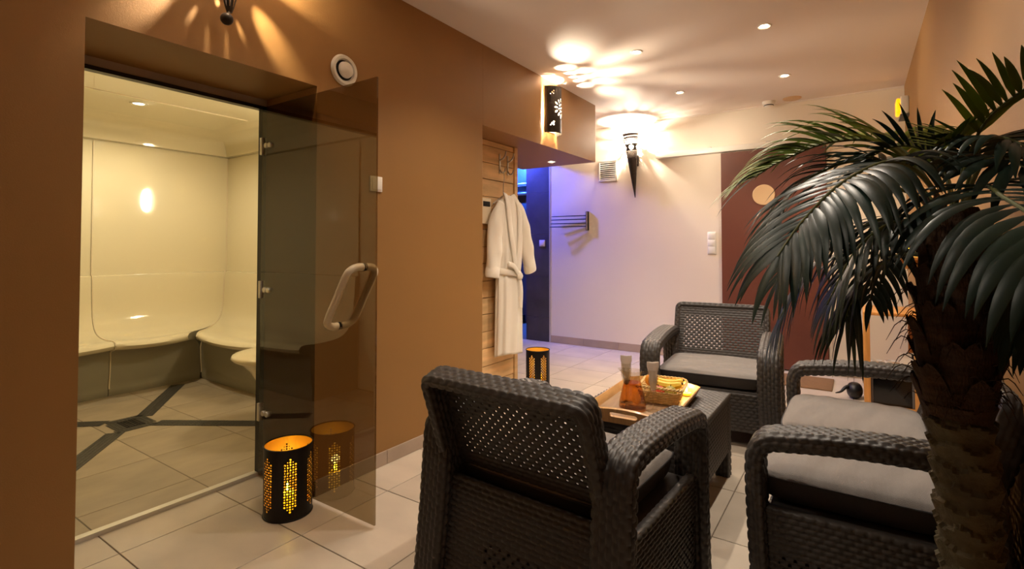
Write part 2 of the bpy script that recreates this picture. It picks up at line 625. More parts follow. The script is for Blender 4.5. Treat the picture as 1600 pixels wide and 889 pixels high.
# skirting tiles
def skirting(name, p0, p1, out, h=0.075, L=0.45):
    p0, p1, out = (np.asarray(q, float) for q in (p0, p1, out))
    d = p1 - p0
    ln = np.linalg.norm(d)
    d = d / ln
    core = MB()
    a, b = p0, p1 + out * 0.004
    core.box(*sorted((a[0], b[0])), *sorted((a[1], b[1])), 0, h - 0.003)
    base = struct(core.build(name, 'grout', smooth=False))
    s = 0
    while s < ln - 0.02:
        e = min(s + L, ln)
        q0, q1 = p0 + d * (s + 0.0012), p0 + d * (e - 0.0012) + out * 0.010
        m = MB()
        m.box(*sorted((q0[0], q1[0])), *sorted((q0[1], q1[1])), 0.001, h, 0.0015)
        m.build('skirting_tile', 'base_tile', base, smooth=False)
        s = e
    return base
skirting('baseboard_left', (XL, 1.522, 0), (XL, 2.84, 0), (1, 0, 0))
skirting('baseboard_back', (-3.21, YB, 0), (-1.185, YB, 0), (0, -1, 0), h=0.09)
skirting('baseboard_back_corner', (-0.22, YB, 0), (XR, YB, 0), (0, -1, 0), h=0.09)
skirting('baseboard_right', (XR, 0.3, 0), (XR, YB - 0.02, 0), (-1, 0, 0))

# wooden niche wall: horizontal planks and a corner board
pz = 0.0
k = 0
while pz < 2.035:
    h = 0.128 + 0.012 * ((k * 37) % 5) / 5
    e = min(pz + h, 2.038)
    m = MB()
    m.box(-2.4445, -2.42 + 0.002 * (k % 3), 2.843, 3.612, pz + 0.0025, e - 0.0025, 0.002)
    m.build('plank', 'plank', wood_core, smooth=False)
    pz = e
    k += 1
m = MB()
m.box(-2.60, -2.405, 3.615, 3.66, 0, 2.038, 0.003)
m.build('corner_board', 'plank', wood_core, smooth=False)

# sliding door on its rail
door = MB()
door.box(-1.165, -0.235, YB - 0.045, YB - 0.008, 0.012, 2.165, 0.003)
door_1 = struct(door.build('door_1', 'sliding_door', smooth=False))
m = MB()
v, f = lathe([(0.0, 0), (0.098, 0), (0.102, 0.004), (0.102, 0.012), (0.098, 0.016), (0.0, 0.016)], 40)
m.add(v, f, Matrix.Translation((-0.765, YB - 0.045, 1.71)) @ Matrix.Rotation(PI / 2, 4, 'X'))
m.build('round_plate', 'disc_wood', door_1)
rail = MB()
rail.box(-1.85, -0.1, YB - 0.05, YB, 2.178, 2.235, 0.004)
rail_o = struct(rail.build('trim_2', 'white_plastic'))
for x in (-1.83, -1.28, -0.72, -0.2):
    m = MB()
    m.box(x - 0.022, x + 0.022, YB - 0.045, YB - 0.012, 2.2352, 2.243, 0.002)
    m.build('rail_bracket', 'steel', rail_o)
struct_box('trim_3', 'white_paint', (-0.232, -0.205, YB - 0.02, YB, 0, 2.17))
# joint line of the ceiling along the back wall
struct_box('trim_4', 'ceiling_paint', (-2.1, XR - 0.002, YB - 0.012, YB, ZC - 0.012, ZC))

# ------------------------------------------------------------------ steam room
steam_floor = struct_box('floor_steam', 'mosaic_grout', (XSB, XS - 0.04, YS0, YS1, -0.0029, -0.0015))
for i in range(-11, -3):
    for j in range(-3, 4):
        x0, y0 = TX0 + i * TP, TY0 + j * TP
        a0, a1 = max(x0, -5.0), min(x0 + TP, XS - 0.045)
        b0, b1 = max(y0, 0.1), min(y0 + TP, 2.56)
        if a1 - a0 > 0.03 and b1 - b0 > 0.03:
            tile_at(a0, a1, b0, b1, 'steam_tile', steam_floor)
# mosaic bands crossing at the drain
cen = np.array([-4.07, 1.45])
ends = [(-4.90, 2.10), (-3.10, 2.11), (-3.22, 0.74), (-4.90, 0.78)]
starts = [(-4.17, 1.57), (-3.95, 1.56), (-3.95, 1.33), (-4.22, 1.36)]
mb, gb = MB(), MB()
def chips(a, b, width, c=0.021):
    a, b = np.array(a), np.array(b)
    L = np.linalg.norm(b - a)
    d = (b - a) / L
    n = np.array([-d[1], d[0]])
    nw, nl = round(width / c), int(L / c)
    for i in range(nl):
        for j in range(nw):
            p = a + d * (i + 0.5) * c + n * ((j + 0.5) * c - width / 2)
            hv = c * 0.44
            q = [p + d * sx * hv + n * sy * hv for sx, sy in ((-1, -1), (1, -1), (1, 1), (-1, 1))]
            mb.add([(*t, 0.0008) for t in q] + [(*t, 0.0032) for t in q],
                   [(4, 5, 6, 7), (0, 1, 5, 4), (1, 2, 6, 5), (2, 3, 7, 6), (3, 0, 4, 7)])
    q = [a + n * width / 2, a - n * width / 2, b - n * width / 2, b + n * width / 2]
    gb.add([(*t, 0.0014) for t in q], [(0, 1, 2, 3)])
for s, e in zip(starts, ends):
    chips(s, e, 0.105)
chips((-4.20, 1.36), (-4.20, 1.58), 0.065)
chips((-3.955, 1.33), (-3.955, 1.57), 0.065)
chips((-4.16, 1.375), (-3.99, 1.375), 0.065)
chips((-4.16, 1.545), (-3.99, 1.545), 0.065)
band = mb.build('mosaic_band', 'mosaic', steam_floor, smooth=False)
band['kind'] = 'stuff'
gb.build('mosaic_bed', 'mosaic_grout', steam_floor, smooth=False)
dr = empty('floor_drain', (-4.075, 1.46, 0), 'square dark drain grate at the crossing of the mosaic bands', 'drain')
m = MB()
m.box(-0.085, 0.085, -0.055, 0.055, 0.0005, 0.003)
m.build('drain_pan', 'vent_dark', dr, smooth=False)
for i in range(7):
    m = MB()
    m.box(-0.083, 0.083, -0.05 + i * 0.0155, -0.043 + i * 0.0155, 0.003, 0.006, 0.001)
    m.build('drain_bar', 'dark_steel', dr, smooth=False)

# bench modules: one moulded profile (distance from wall, height), swept and mitred
PROF = [(0.000, 2.10), (0.004, 1.5), (0.006, 0.975), (0.020, 0.955), (0.034, 0.93), (0.045, 0.75), (0.060, 0.62), (0.095, 0.525), (0.16, 0.468),
        (0.26, 0.445), (0.40, 0.438), (0.52, 0.442), (0.575, 0.440), (0.60, 0.425), (0.605, 0.405), (0.59, 0.385), (0.55, 0.372), (0.49, 0.355),
        (0.465, 0.30), (0.455, 0.18), (0.44, 0.065), (0.445, 0.060), (0.447, 0.01), (0.44, 0.0)]
PD = spline(PROF, 90)
PD = np.vstack([PD, [[0.0, 0.0]]])
def module(o, ax, inw, a0, a1, m0, m1, name, label):
    """o: wall corner, ax: direction along wall, inw: inward; a0..a1 span, m0/m1: mitre factors"""
    o, ax, inw = (np.asarray(q, float) for q in (o, ax, inw))
    ws, zs = PD[:, 0], PD[:, 1]
    N = 14
    V = []
    for i in range(N + 1):
        t = i / N
        s = (a0 + m0 * ws) * (1 - t) + (a1 - m1 * ws) * t
        # the seat edge is scooped a little between the module ends
        bow = 0.05 * np.clip((ws - 0.2) / 0.4, 0, 1) * (math.sin(PI * t) ** 0.7 - 1.0) * (1 if not (m0 and m1) else 0.4) * (1 - 0.75 * np.clip((0.36 - zs) / 0.06, 0, 1))
        sag = -0.012 * np.clip((ws - 0.1) / 0.3, 0, 1) * (1 - (2 * t - 1) ** 2) * (zs > 0.37)
        V.append(o + np.outer(s, ax) + np.outer(ws + bow, inw) + np.outer(zs + sag, [0, 0, 1.0]))
    V = np.array(V)
    f = [tuple(q) for q in grid_f(N + 1, len(PD))]
    if np.dot(np.cross(inw, ax), (0, 0, 1)) > 0:
        f = [q[::-1] for q in f]
    n = len(PD)
    f.append(tuple(range(n)))
    f.append(tuple(range(N * n, (N + 1) * n))[::-1])
    e = empty(name, tuple(o), label, 'bench', group='moulded benches of the steam room')
    kb = int(np.argmin(np.abs(PD[:, 0] - 0.49) + 10 * np.abs(PD[:, 1] - 0.355)))
    fa = [q for q in f[:-2] if max(i % n for i in q) <= kb]
    fb_ = [q for q in f[:-2] if min(i % n for i in q) >= kb]
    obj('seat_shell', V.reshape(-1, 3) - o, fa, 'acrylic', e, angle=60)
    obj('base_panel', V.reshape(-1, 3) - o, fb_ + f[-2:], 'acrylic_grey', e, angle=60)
    # sealing bead at the module start
    bead = V[0][:-3] - o + inw * 0.002 + np.array([0, 0, 0.001])
    bead[:, :2] += (ax * 0.002)[:2]
    v, f2 = tube(bead, 0.0055, 6)
    obj('sealing_bead', v, f2, 'cream_plastic', e)
    return e
module((XSB, YS0, 0), (0, 1, 0), (1, 0, 0), 1.52, YS1 - YS0, 0, 1, 'steam_bench', 'cream moulded bench section against far steam room wall, in right corner')
module((XSB, YS0, 0), (0, 1, 0), (1, 0, 0), 0.0, 1.515, 1, 0, 'steam_bench', 'cream moulded bench section at the left edge of the steam room doorway')
module((XSB, YS1, 0), (1, 0, 0), (0, -1, 0), 0.0, 1.55, 1, 0, 'steam_bench', 'cream moulded bench section along right steam room wall beside pedestal seat')
module((XSB, YS0, 0), (1, 0, 0), (0, 1, 0), 0.0, 1.9, 1, 0, 'steam_bench', 'cream moulded bench section along left steam room wall, mirrored in glass door')
# shell walls behind and above the benches
struct_box('wall_steam_back', 'acrylic', (XSB - 0.06, XSB - 0.012, YS0 - 0.05, YS1 + 0.05, 0, 2.45))
struct_box('wall_steam_right', 'acrylic', (XSB, XS - 0.001, YS1 + 0.012, YS1 + 0.06, 0, 2.45))
struct_box('wall_steam_left', 'acrylic', (XSB, XS - 0.001, YS0 - 0.06, YS0 - 0.012, 0, 2.45))
struct_box('wall_steam_front', 'acrylic', (XS - 0.04, XS, YS0, 0.66, 0, 2.45), (XS - 0.04, XS, 1.535, YS1, 0, 2.45), (XS - 0.04, XS, 0.66, 1.535, 1.985, 2.45))
m = MB()
loops = []
for ins, z in [(-0.013, 2.112), (0.012, 2.115), (0.03, 2.118), (0.035, 2.15), (0.06, 2.21), (0.11, 2.26), (0.20, 2.29), (0.32, 2.30)]:
    loops.append([(XSB + ins, YS0 + ins, z), (XS - 0.04 - ins, YS0 + ins, z), (XS - 0.04 - ins, YS1 - ins, z), (XSB + ins, YS1 - ins, z)])
V = np.array(loops)
f = [tuple(q) for q in grid_f(len(loops), 4, False, True)]
f.append(tuple(range((len(loops) - 1) * 4, len(loops) * 4)))
m.add(V.reshape(-1, 3), f)
sceil = struct(m.build('ceiling_steam', 'acrylic', angle=50))
m = MB()
m.box(-4.44, -4.425, YS0 + 0.33, YS1 - 0.33, 2.295, 2.304, 0.002)
m.build('ceiling_joint', 'cream_plastic', sceil)

def downlight(loc, label, group, power, lens='downlight_lens', r=0.036, spot=120, color=WARM, blend=0.6):
    e = empty('ceiling_downlight', loc, label, 'ceiling light', group=group)
    v, f = lathe([(r * 0.8, 0.004), (r * 0.82, -0.001), (r, -0.005), (r * 1.18, -0.004), (r * 1.25, 0.0), (r * 1.25, 0.002)], 32)
    obj('trim_ring', v, f, 'white_plastic', e)
    v, f = lathe([(0.0, -0.0015), (r * 0.5, -0.0012), (r * 0.8, 0.0005)], 32)
    obj('lens', v, f, lens, e)
    add_light('lamp', 'SPOT', (0, 0, -0.012), power, color, e, radius=r * 0.7, spot=spot, blend=blend)
    return e
downlight((-4.6, 1.66, 2.299), 'round downlight set in the steam room ceiling', None, 25, lens='steam_lens', r=0.045, color=(1, .88, .62), spot=170)
# oval wall lamp inside the steam room, seen only as a mirror image in the gloss
sl = empty('wall_lamp', (-3.46, YS1 - 0.0, 1.80), 'oval glowing bulkhead lamp on the right wall inside steam room', 'wall lamp')
v, f = lathe([(0.0, -0.055), (0.05, -0.052), (0.085, -0.035), (0.1, 0.0)], 32)
Mx = Matrix.Rotation(-PI / 2, 4, 'X') @ Matrix.Diagonal((0.85, 1.5, 1, 1))
mm = MB()
mm.add(v, f, Mx)
mm.build('diffuser', 'steam_wall_lens', sl)

# pedestal seat by the door inside
e = empty('pedestal_seat', (-3.34, 2.075, 0), 'white flared pedestal seat standing by the steam room door', 'seat')
v, f = lathe([(0.0, 0.0), (0.15, 0.0), (0.15, 0.02), (0.14, 0.2), (0.15, 0.28), (0.19, 0.35), (0.255, 0.41), (0.295, 0.43), (0.305, 0.445), (0.295, 0.46), (0.26, 0.465), (0.12, 0.455), (0.0, 0.45)], 48)
obj('pedestal_shell', v, f, 'acrylic', e, angle=70)

# door frame, threshold, glass door
fr = struct_box('trim_5', 'black_frame', (XS - 0.005, XS + 0.035, 1.495, 1.515, 0.02, 1.925), (XS - 0.005, XS + 0.035, 0.63, 1.515, 1.91, 1.928), (XS - 0.005, XS + 0.035, 0.63, 0.65, 0.02, 1.925))
struct_box('trim_6', 'lintel_grey', (XS - 0.01, XS + 0.03, 0.63, 1.52, 1.928, 1.966))
struct_box('trim_7', 'alu', (XS - 0.015, XS + 0.02, 0.625, 1.51, 0.0, 0.018))
gd = empty('glass_door', (XS + 0.04, 1.493, 0), 'bronze tinted glass door standing open at right angles to wall', 'glass door')
m = MB()
m.box(0.0, 0.88, -0.004, 0.004, 0.014, 1.917, 0.0008)
m.build('pane', 'bronze_glass', gd, smooth=False)
for z in (1.713, 0.966, 0.335):
    m = MB()
    m.box(-0.008, 0.012, -0.013, 0.013, z - 0.045, z + 0.045, 0.002)
    h = m.build('hinge', 'alu', gd)
    for dx in (0.042, 0.075):
        v, f = lathe([(0, -0.013), (0.012, -0.013), (0.014, -0.010), (0.014, 0.010), (0.012, 0.013), (0, 0.013)], 20)
        mm = MB()
        mm.add(v, f, Matrix.Translation((dx, 0, z)) @ Matrix.Rotation(PI / 2, 4, 'X'))
        mm.build('hinge_screw', 'alu', h)
a, b = np.array([0.799, 0, 1.099]), np.array([0.633, 0, 0.831])
for s in (-1, 1):
    o = np.array([0, s * 0.075, 0])
    i_ = (b - a) / np.linalg.norm(b - a)
    pts = [a + [0, s * 0.004, 0], a + o * 0.45, a + o * 0.8 + i_ * 0.012, a + o + i_ * 0.045, (a + b) / 2 + o, b + o - i_ * 0.045, b + o * 0.8 - i_ * 0.012, b + o * 0.45, b + [0, s * 0.004, 0]]
    v, f = tube(spline(pts, 60), 0.0165, 16)
    h = obj('handle', v, f, 'cream_plastic', gd)
    for p in (a, b):
        v, f = tube([p + [0, s * 0.004, 0], p + [0, s * 0.008, 0]], 0.0175, 16)
        obj('handle_washer', v, f, 'dark_steel', h)

# ------------------------------------------------------------------ ceiling downlights
names = ['ceiling downlight nearest the flower cut-out wall lamp', 'largest bright ceiling downlight, nearest the camera on the right', 'small ceiling downlight above the cone wall lamp', 'ceiling downlight in front of the smoke detector']
for (x, y), lab in zip(DOWN_XY, names):
    downlight((x, y, ZC), lab, 'ceiling downlights', DOWN_W)
for k, (x, y) in enumerate(DOWN_XY_BEHIND):
    downlight((x, y, ZC), ['ceiling downlight above the tray table and jug', 'ceiling downlight above the rattan sofa seat', 'ceiling downlight above the open glass door and foreground armchair', 'ceiling downlight above the palm crown'][k], 'ceiling downlights out of view', DOWN_W * (1.0, 1.5, 0.42, 0.35)[k])
downlight((-2.51, 4.43, 2.04), 'small downlight in the soffit under the brown bulkhead', None, 8)

# smoke detector and blank cover on the ceiling
e = empty('smoke_detector', (-0.70, 5.52, ZC), 'white round smoke detector on the ceiling near back wall', 'smoke detector')
v, f = lathe([(0.0, -0.052), (0.03, -0.052), (0.04, -0.046), (0.042, -0.034), (0.055, -0.03), (0.058, -0.012), (0.058, 0.0)], 32)
obj('detector_body', v, f, 'white_plastic', e)
v, f = lathe([(0.0425, -0.044), (0.044, -0.04), (0.0425, -0.036)], 32)
obj('sensor_slot', v, f, 'vent_dark', e)
e = empty('ceiling_cover', (-0.50, 5.52, ZC), 'flat round blank cover on the ceiling beside smoke detector', 'cover plate')
v, f = lathe([(0.0, -0.008), (0.075, -0.008), (0.08, -0.004), (0.08, 0.0)], 36)
obj('cover_plate', v, f, 'disc_wood', e)

# ------------------------------------------------------------------ moulded rattan furniture
def seat_parts(W, e, ks=1.0):
    hw = W / 2
    S_ = np.array([1.0, ks, 1.0])
    armp = spline([(-0.335, 0.0), (-0.352, 0.25), (-0.360, 0.46), (-0.350, 0.525), (-0.315, 0.557), (-0.25, 0.568), (-0.08, 0.585), (0.12, 0.592), (0.235, 0.585), (0.285, 0.555), (0.30, 0.45), (0.335, 0.0)], 200)
    for s in (-1, 1):
        P = np.stack([np.zeros(len(armp)) + s * (hw - 0.058), armp[:, 0], armp[:, 1]], -1)
        P[:, 0] += s * 0.012 * np.clip((0.3 - P[:, 2]) / 0.3, 0, 1)
        v, f = wsweep(P, (1, 0, 0), 0.115, 0.056, r=0.02)
        obj('arm_frame', v, f, 'rattan', e, angle=180)
        x = s * (hw - 0.035)
        c = [(x, 0.31, 0.03), (x, -0.315, 0.03), (x, -0.33, 0.345), (x, 0.29, 0.345)]
        if s > 0:
            c = [c[1], c[0], c[3], c[2]]
        v, f = slab(*c, 0.03, both=True, holes=(0.55, 0.95, 0.08, 0.55) if s < 0 else (0.05, 0.45, 0.08, 0.55))
        obj('side_panel', v, f, 'rattan', e, angle=180)
    v, f = slab((-hw + 0.1, -0.305, 0.095), (hw - 0.1, -0.305, 0.095), (hw - 0.1, -0.325, 0.325), (-hw + 0.1, -0.325, 0.325), 0.02)
    obj('front_panel', v, f, 'rattan', e, angle=180)
    v, f = slab((hw - 0.1, 0.322, 0.05), (-hw + 0.1, 0.322, 0.05), (-hw + 0.1, 0.285, 0.40), (hw - 0.1, 0.285, 0.40), 0.016, both=True, holes=(0.3, 0.8, 0.05, 0.5))
    obj('rear_panel', v, f, 'rattan', e, angle=180)
    m = MB()
    m.box(-hw + 0.06, hw - 0.06, -0.32, 0.27, 0.30, 0.335, 0.006)
    obj_deck = m.build('seat_deck', 'rattan', e)
    # backrest: woven front sheet, pierced in the middle, with a deep rim folded to the rear
    bw = hw - 0.098
    lo, hi = np.array([0, 0.195, 0.335]), np.array([0, 0.345, 0.765])
    X = np.array([1.0, 0, 0])
    v, f = slab(lo - X * bw, lo + X * bw, hi + X * bw, hi - X * bw, 0.003, both=True, holes=(0.08, 0.92, 0.30, 0.82), amp=0.0025)
    back = obj('backrest', v, f, 'rattan', e, angle=180)
    upv = nrm(hi - lo)
    nb = np.array([0, upv[2], -upv[1]])      # rearward normal
    c0 = nb * 0.034
    rr = 0.03
    a = lo + c0
    b = hi + c0
    pts = [a - X * bw]
    pts.append(b - X * bw - upv * rr)
    for t in np.linspace(0, PI / 2, 7)[1:]:
        pts.append(b - X * bw - upv * rr + X * rr * (1 - math.cos(t)) + upv * rr * math.sin(t))
    for t in np.linspace(0, PI / 2, 7):
        pts.append(b + X * bw - X * rr - upv * rr + X * rr * math.sin(t) + upv * rr * math.cos(t))
    pts.append(a + X * bw)
    D = np.array(pts)
    v, f = wsweep(resample(D, 240), nb, 0.085, 0.034, r=0.013, amp=0.0052)
    obj('backrest_rim', v, f, 'rattan', back, angle=180)
    if ks != 1.0:
        for o in list(e.children) + list(back.children):
            c = np.empty(len(o.data.vertices) * 3)
            o.data.vertices.foreach_get('co', c)
            c = c.reshape(-1, 3) * S_
            o.data.vertices.foreach_set('co', c.ravel())
    return e

def cushion(name, w_, d_, h, loc, rz, label, group):
    e = empty(name, loc, label, 'cushion', rz, group)
    nx, ny = 48, 44
    x = np.linspace(-1, 1, nx)
    y = np.linspace(-1, 1, ny)
    X, Y = np.meshgrid(x, y, indexing='ij')
    prof = np.clip((1 - np.abs(X) ** 7) * (1 - np.abs(Y) ** 7), 0, 1) ** 0.5
    wr = 0.0025 * np.sin(9 * Y + 2.5 * np.sin(2.2 * X) + rng.random() * 6) * (1 - X ** 4) + 0.002 * np.sin(17 * Y + 5 * X)
    ed = 0.012
    sx = w_ / 2 - ed * (np.abs(Y) ** 6)
    sy = d_ / 2 - ed * (np.abs(X) ** 6)
    top = np.stack([X * sx, Y * sy, h * 0.72 + (h * 0.28 + wr) * prof], -1)
    bot = np.stack([X * sx, Y * sy, h * 0.72 - h * 0.72 * prof ** 0.3], -1)
    k = nx * ny
    obj('cushion_top', top.reshape(-1, 3), [tuple(q) for q in grid_f(nx, ny)], 'cushion_fabric', e, angle=180)
    obj('cushion_base', bot.reshape(-1, 3), [tuple(q[::-1]) for q in grid_f(nx, ny)], 'cushion_side', e, angle=180)
    ring = np.concatenate([top[:, 0], top[-1, 1:], top[::-1, -1][1:], top[0, ::-1][1:]])
    v, f = tube(ring, 0.0035, 6)
    obj('piping', v, f, 'cushion_side', e)
    return e

ROT_N, ROT_F = PI + math.radians(-3), math.radians(5)
near = seat_parts(0.79, empty('rattan_armchair', (-0.885, 1.655, 0), 'dark grey moulded rattan armchair seen from behind in the foreground', 'armchair', ROT_N, 'rattan armchairs'))
far = copy_tree(near)
far.location = (-0.795, 3.58, 0)
far.rotation_euler = (0, 0, ROT_F)
far['label'] = 'dark grey rattan armchair facing the camera, in front of brown sliding door'
cushion('seat_cushion', 0.60, 0.56, 0.105, (-0.887, 1.70, 0.337), ROT_N, 'grey seat cushion on the foreground rattan armchair', 'grey seat cushions')
cushion('seat_cushion', 0.60, 0.56, 0.105, (-0.793, 3.535, 0.337), ROT_F, 'grey seat cushion on the rattan armchair facing the camera', 'grey seat cushions')
sofa = seat_parts(1.30, empty('rattan_loveseat', (0.028, 2.47, 0), 'dark grey moulded rattan two-seat sofa behind the palm trunk', 'sofa', -PI / 2), 0.88)
for y, lab in ((2.183, 'grey seat cushion on rattan sofa, nearer the palm trunk'), (2.757, 'grey seat cushion on rattan sofa, at the far arm')):
    cushion('seat_cushion', 0.555, 0.52, 0.115, (-0.03, y, 0.337), -PI / 2, lab, 'grey seat cushions')

# low table
TXC, TYC, TW, TD, TH = -0.85, 2.52, 0.57, 0.76, 0.42
tb = empty('rattan_coffee_table', (TXC, TYC, 0), 'dark grey rattan coffee table carrying the wooden tray', 'coffee table')
hx, hy = TW / 2, TD / 2
v, f = slab((-hx, -hy, TH - 0.004), (hx, -hy, TH - 0.004), (hx, hy, TH - 0.004), (-hx, hy, TH - 0.004), 0.03, amp=0.0038)
obj('tabletop', v, f, 'rattan', tb, angle=180)
for (p, q) in (((-1, -1), (1, -1)), ((1, -1), (1, 1)), ((1, 1), (-1, 1)), ((-1, 1), (-1, -1))):
    A, B = np.array([p[0] * (hx - 0.004), p[1] * (hy - 0.004), 0]), np.array([q[0] * (hx - 0.004), q[1] * (hy - 0.004), 0])
    d = nrm(B - A) * 0.05
    zb, zt = np.array([0, 0, 0.13]), np.array([0, 0, TH - 0.036])
    v, f = slab(A + d + zb, B - d + zb, B - d + zt, A + d + zt, 0.018, amp=0.0045)
    obj('apron', v, f, 'rattan', tb, angle=180)
for sx in (-1, 1):
    for sy in (-1, 1):
        v, f = wsweep([(sx * (hx - 0.034), sy * (hy - 0.034), 0), (sx * (hx - 0.034), sy * (hy - 0.034), TH - 0.036)], (1, 0, 0), 0.066, 0.066, r=0.008, amp=0.004)
        obj('leg', v, f, 'rattan', tb, angle=180)

# ------------------------------------------------------------------ wall fittings
RX = Matrix.Rotation(PI / 2, 4, 'Y')           # local z -> +X
def on_left(y, z, x=XL):
    return Matrix.Translation((x, y, z)) @ RX

e = empty('air_valve', (XL, 1.672, 2.085), 'white round air valve high on the brown wall', 'air vent')
Mv = RX
m = MB(); v, f = lathe([(0.078, 0.0), (0.08, 0.006), (0.072, 0.018), (0.058, 0.016), (0.050, 0.002), (0.0, 0.002)], 40); m.add(v, f, Mv); m.build('valve_ring', 'white_plastic', e)
m = MB(); v, f = lathe([(0.0, 0.003), (0.051, 0.003), (0.051, 0.005), (0.0, 0.006)], 40); m.add(v, f, Mv); m.build('valve_throat', 'vent_dark', e)
m = MB(); v, f = lathe([(0.0, 0.008), (0.036, 0.008), (0.042, 0.014), (0.040, 0.024), (0.02, 0.033), (0.0, 0.035)], 36); m.add(v, f, Mv); m.build('valve_disc', 'white_plastic', e)

def switch(name, loc, rz, w_, h_, n, label, cat='switch', vertical=False):
    e = empty(name, loc, label, cat, rz)
    m = MB(); m.box(-w_ / 2, w_ / 2, -0.010, 0.0, -h_ / 2, h_ / 2, 0.003); m.build('cover_plate', 'white_plastic', e)
    for i in range(n):
        s = (h_ - 0.016) / n
        zc = -h_ / 2 + 0.008 + s * (i + 0.5)
        m = MB(); m.box(-w_ / 2 + 0.009, w_ / 2 - 0.009, -0.0145, -0.009, zc - s / 2 + 0.002, zc + s / 2 - 0.002, 0.002)
        m.build('rocker', 'white_plastic', e)
    return e
switch('light_switch', (XL, 1.885, 1.528), PI / 2, 0.082, 0.082, 1, 'white square light switch on brown wall beside the glass door')
switch('light_switch', (-3.337, YB, 1.245), 0, 0.082, 0.082, 1, 'white square switch on the dark slate tiles')
switch('light_switch', (-1.27, YB, 1.235), 0, 0.085, 0.235, 3, 'tall white triple switch beside the sliding door')

# louvred vent on the back wall
e = empty('vent_grille', (-2.435, YB, 2.095), 'white square louvred vent grille below the cone lamp', 'air vent')
m = MB()
for b in ((-0.115, 0.115, 0.105, 0.125), (-0.115, 0.115, -0.125, -0.105), (-0.115, -0.098, -0.105, 0.105), (0.098, 0.115, -0.105, 0.105)):
    m.box(b[0], b[1], -0.014, 0, b[2], b[3], 0.002)
m.build('vent_frame', 'white_plastic', e)
m = MB(); m.box(-0.1, 0.1, -0.002, 0, -0.106, 0.106); m.build('vent_back', 'grey_panel', e, smooth=False)
for i in range(9):
    z = -0.098 + i * 0.0235
    v, f = rbox(0.197, 0.017, 0.003, 0.001)
    m = MB(); m.add(v, f, Matrix.Translation((0, -0.008, z + 0.006)) @ Matrix.Rotation(math.radians(40), 4, 'X')); m.build('slat', 'white_plastic', e, smooth=False)

# swing-arm towel rack
e = empty('towel_rack', (-2.70, YB, 1.51), 'steel towel rack with four swing arms on the back wall', 'towel rack')
m = MB(); m.box(-0.018, 0.018, -0.024, 0, -0.115, 0.115, 0.004); m.build('wall_plate', 'dark_steel', e)
v, f = tube([(0, -0.03, -0.11), (0, -0.03, 0.11)], 0.009, 12); obj('pivot_rod', v, f, 'steel', e)
for i, z in enumerate((0.065, 0.022, -0.026, -0.066)):
    v, f = tube([(0, -0.03, z), (-0.46, -0.05 - 0.015 * i, z), (-0.475, -0.05 - 0.015 * i, z)], [0.0062, 0.0062, 0.003], 10)
    obj('swing_arm', v, f, 'dark_steel', e)

# ------------------------------------------------------------------ pierced wall lamps
# half-cylinder lamp with a cut-out flower
YC, ZB, ZT, RC = 3.775, 2.145, 2.535, 0.10
e = empty('flower_wall_lamp', (XL, YC, ZB), 'dark half-round wall lamp with cut-out flower on the brown bulkhead', 'wall lamp')
Wd, Ht = PI * RC, ZT - ZB
holes = []
fc = (Wd * 0.54, Ht * 0.54)
holes.append(circle(*fc, 0.010, 10))
for i in range(6):
    a = i * PI / 3 + 0.3
    holes.append(circle(fc[0] + 0.029 * math.cos(a), fc[1] + 0.029 * math.sin(a), 0.0105, 10, 0.0075, a))
for i in range(12):
    a = i * PI / 6
    r = 0.066 if i % 2 else 0.060
    holes.append(circle(fc[0] + r * math.cos(a), fc[1] + r * math.sin(a), 0.018, 12, 0.0078, a))
for cxh, cyh in ((0.07, 0.335), (0.245, 0.335), (0.07, 0.075), (0.245, 0.075)):
    for dx, dy, rr in ((0, 0, 0.006), (0.016, 0.012, 0.006), (0.014, -0.010, 0.005), (-0.014, -0.014, 0.0045)):
        holes.append(circle(cxh + dx, cyh + dy, rr, 8))
def halfcyl(P, t):
    th = P[:, 0] / RC
    r = RC - t
    return np.stack([0.012 + r * np.sin(th) * 0.92, -r * np.cos(th), P[:, 1]], -1)
v, f = sheet(rect_outline(Wd, Ht, 17), holes, halfcyl, 0.003, step=0.02)
obj('pierced_shade', v, f, 'sconce_metal', e, smooth=False)
m = MB(); m.box(0.0, 0.008, -0.085, 0.085, 0.02, Ht - 0.02, 0.002); m.build('back_plate', 'white_plastic', e)
m = MB(); v, f = lathe([(0, -0.06), (0.018, -0.05), (0.026, -0.02), (0.026, 0.02), (0.018, 0.05), (0, 0.06)], 16); m.add(v, f, Matrix.Translation((0.045, 0, 0.10))); m.build('bulb', 'bulb', e)
add_light('lamp', 'POINT', (0.050, 0, 0.18), 90, (1, .85, .64), e, radius=0.010)

# tall cone torch on the back wall
CT, CB_ = np.array([-2.112, YB - 0.115, 2.47]), np.array([-2.085, YB - 0.055, 1.755])
e = empty('cone_wall_lamp', tuple(CB_), 'dark pierced cone torch lamp on the white back wall', 'wall lamp')
axis = CT - CB_
LA = np.linalg.norm(axis)
az = axis / LA
ax_ = nrm(np.cross(az, (0, 1.0, 0)))
ay_ = np.cross(az, ax_)
RT = 0.088
def cone_fn(P, t):
    th = P[:, 0] / 0.06
    h = P[:, 1]
    r = np.maximum(0.004, 0.004 + (RT - 0.004) * (h / LA)) - t
    return np.outer(h, az) + np.outer(r * np.cos(th), ax_) + np.outer(r * np.sin(th), ay_)
WC = 2 * PI * 0.06
holes = []
for i in range(24):
    holes.append(circle((i + 0.5) * WC / 24, LA - 0.03, 0.0042, 6, 0.0075))
for j in range(13):
    if j in (4, 5, 6, 7):
        continue
    for i in range(22):
        holes.append(circle((i + 0.5 + 0.5 * (j % 2)) * WC / 22.5, LA - 0.058 - j * 0.017, 0.0036, 6, 0.0048))
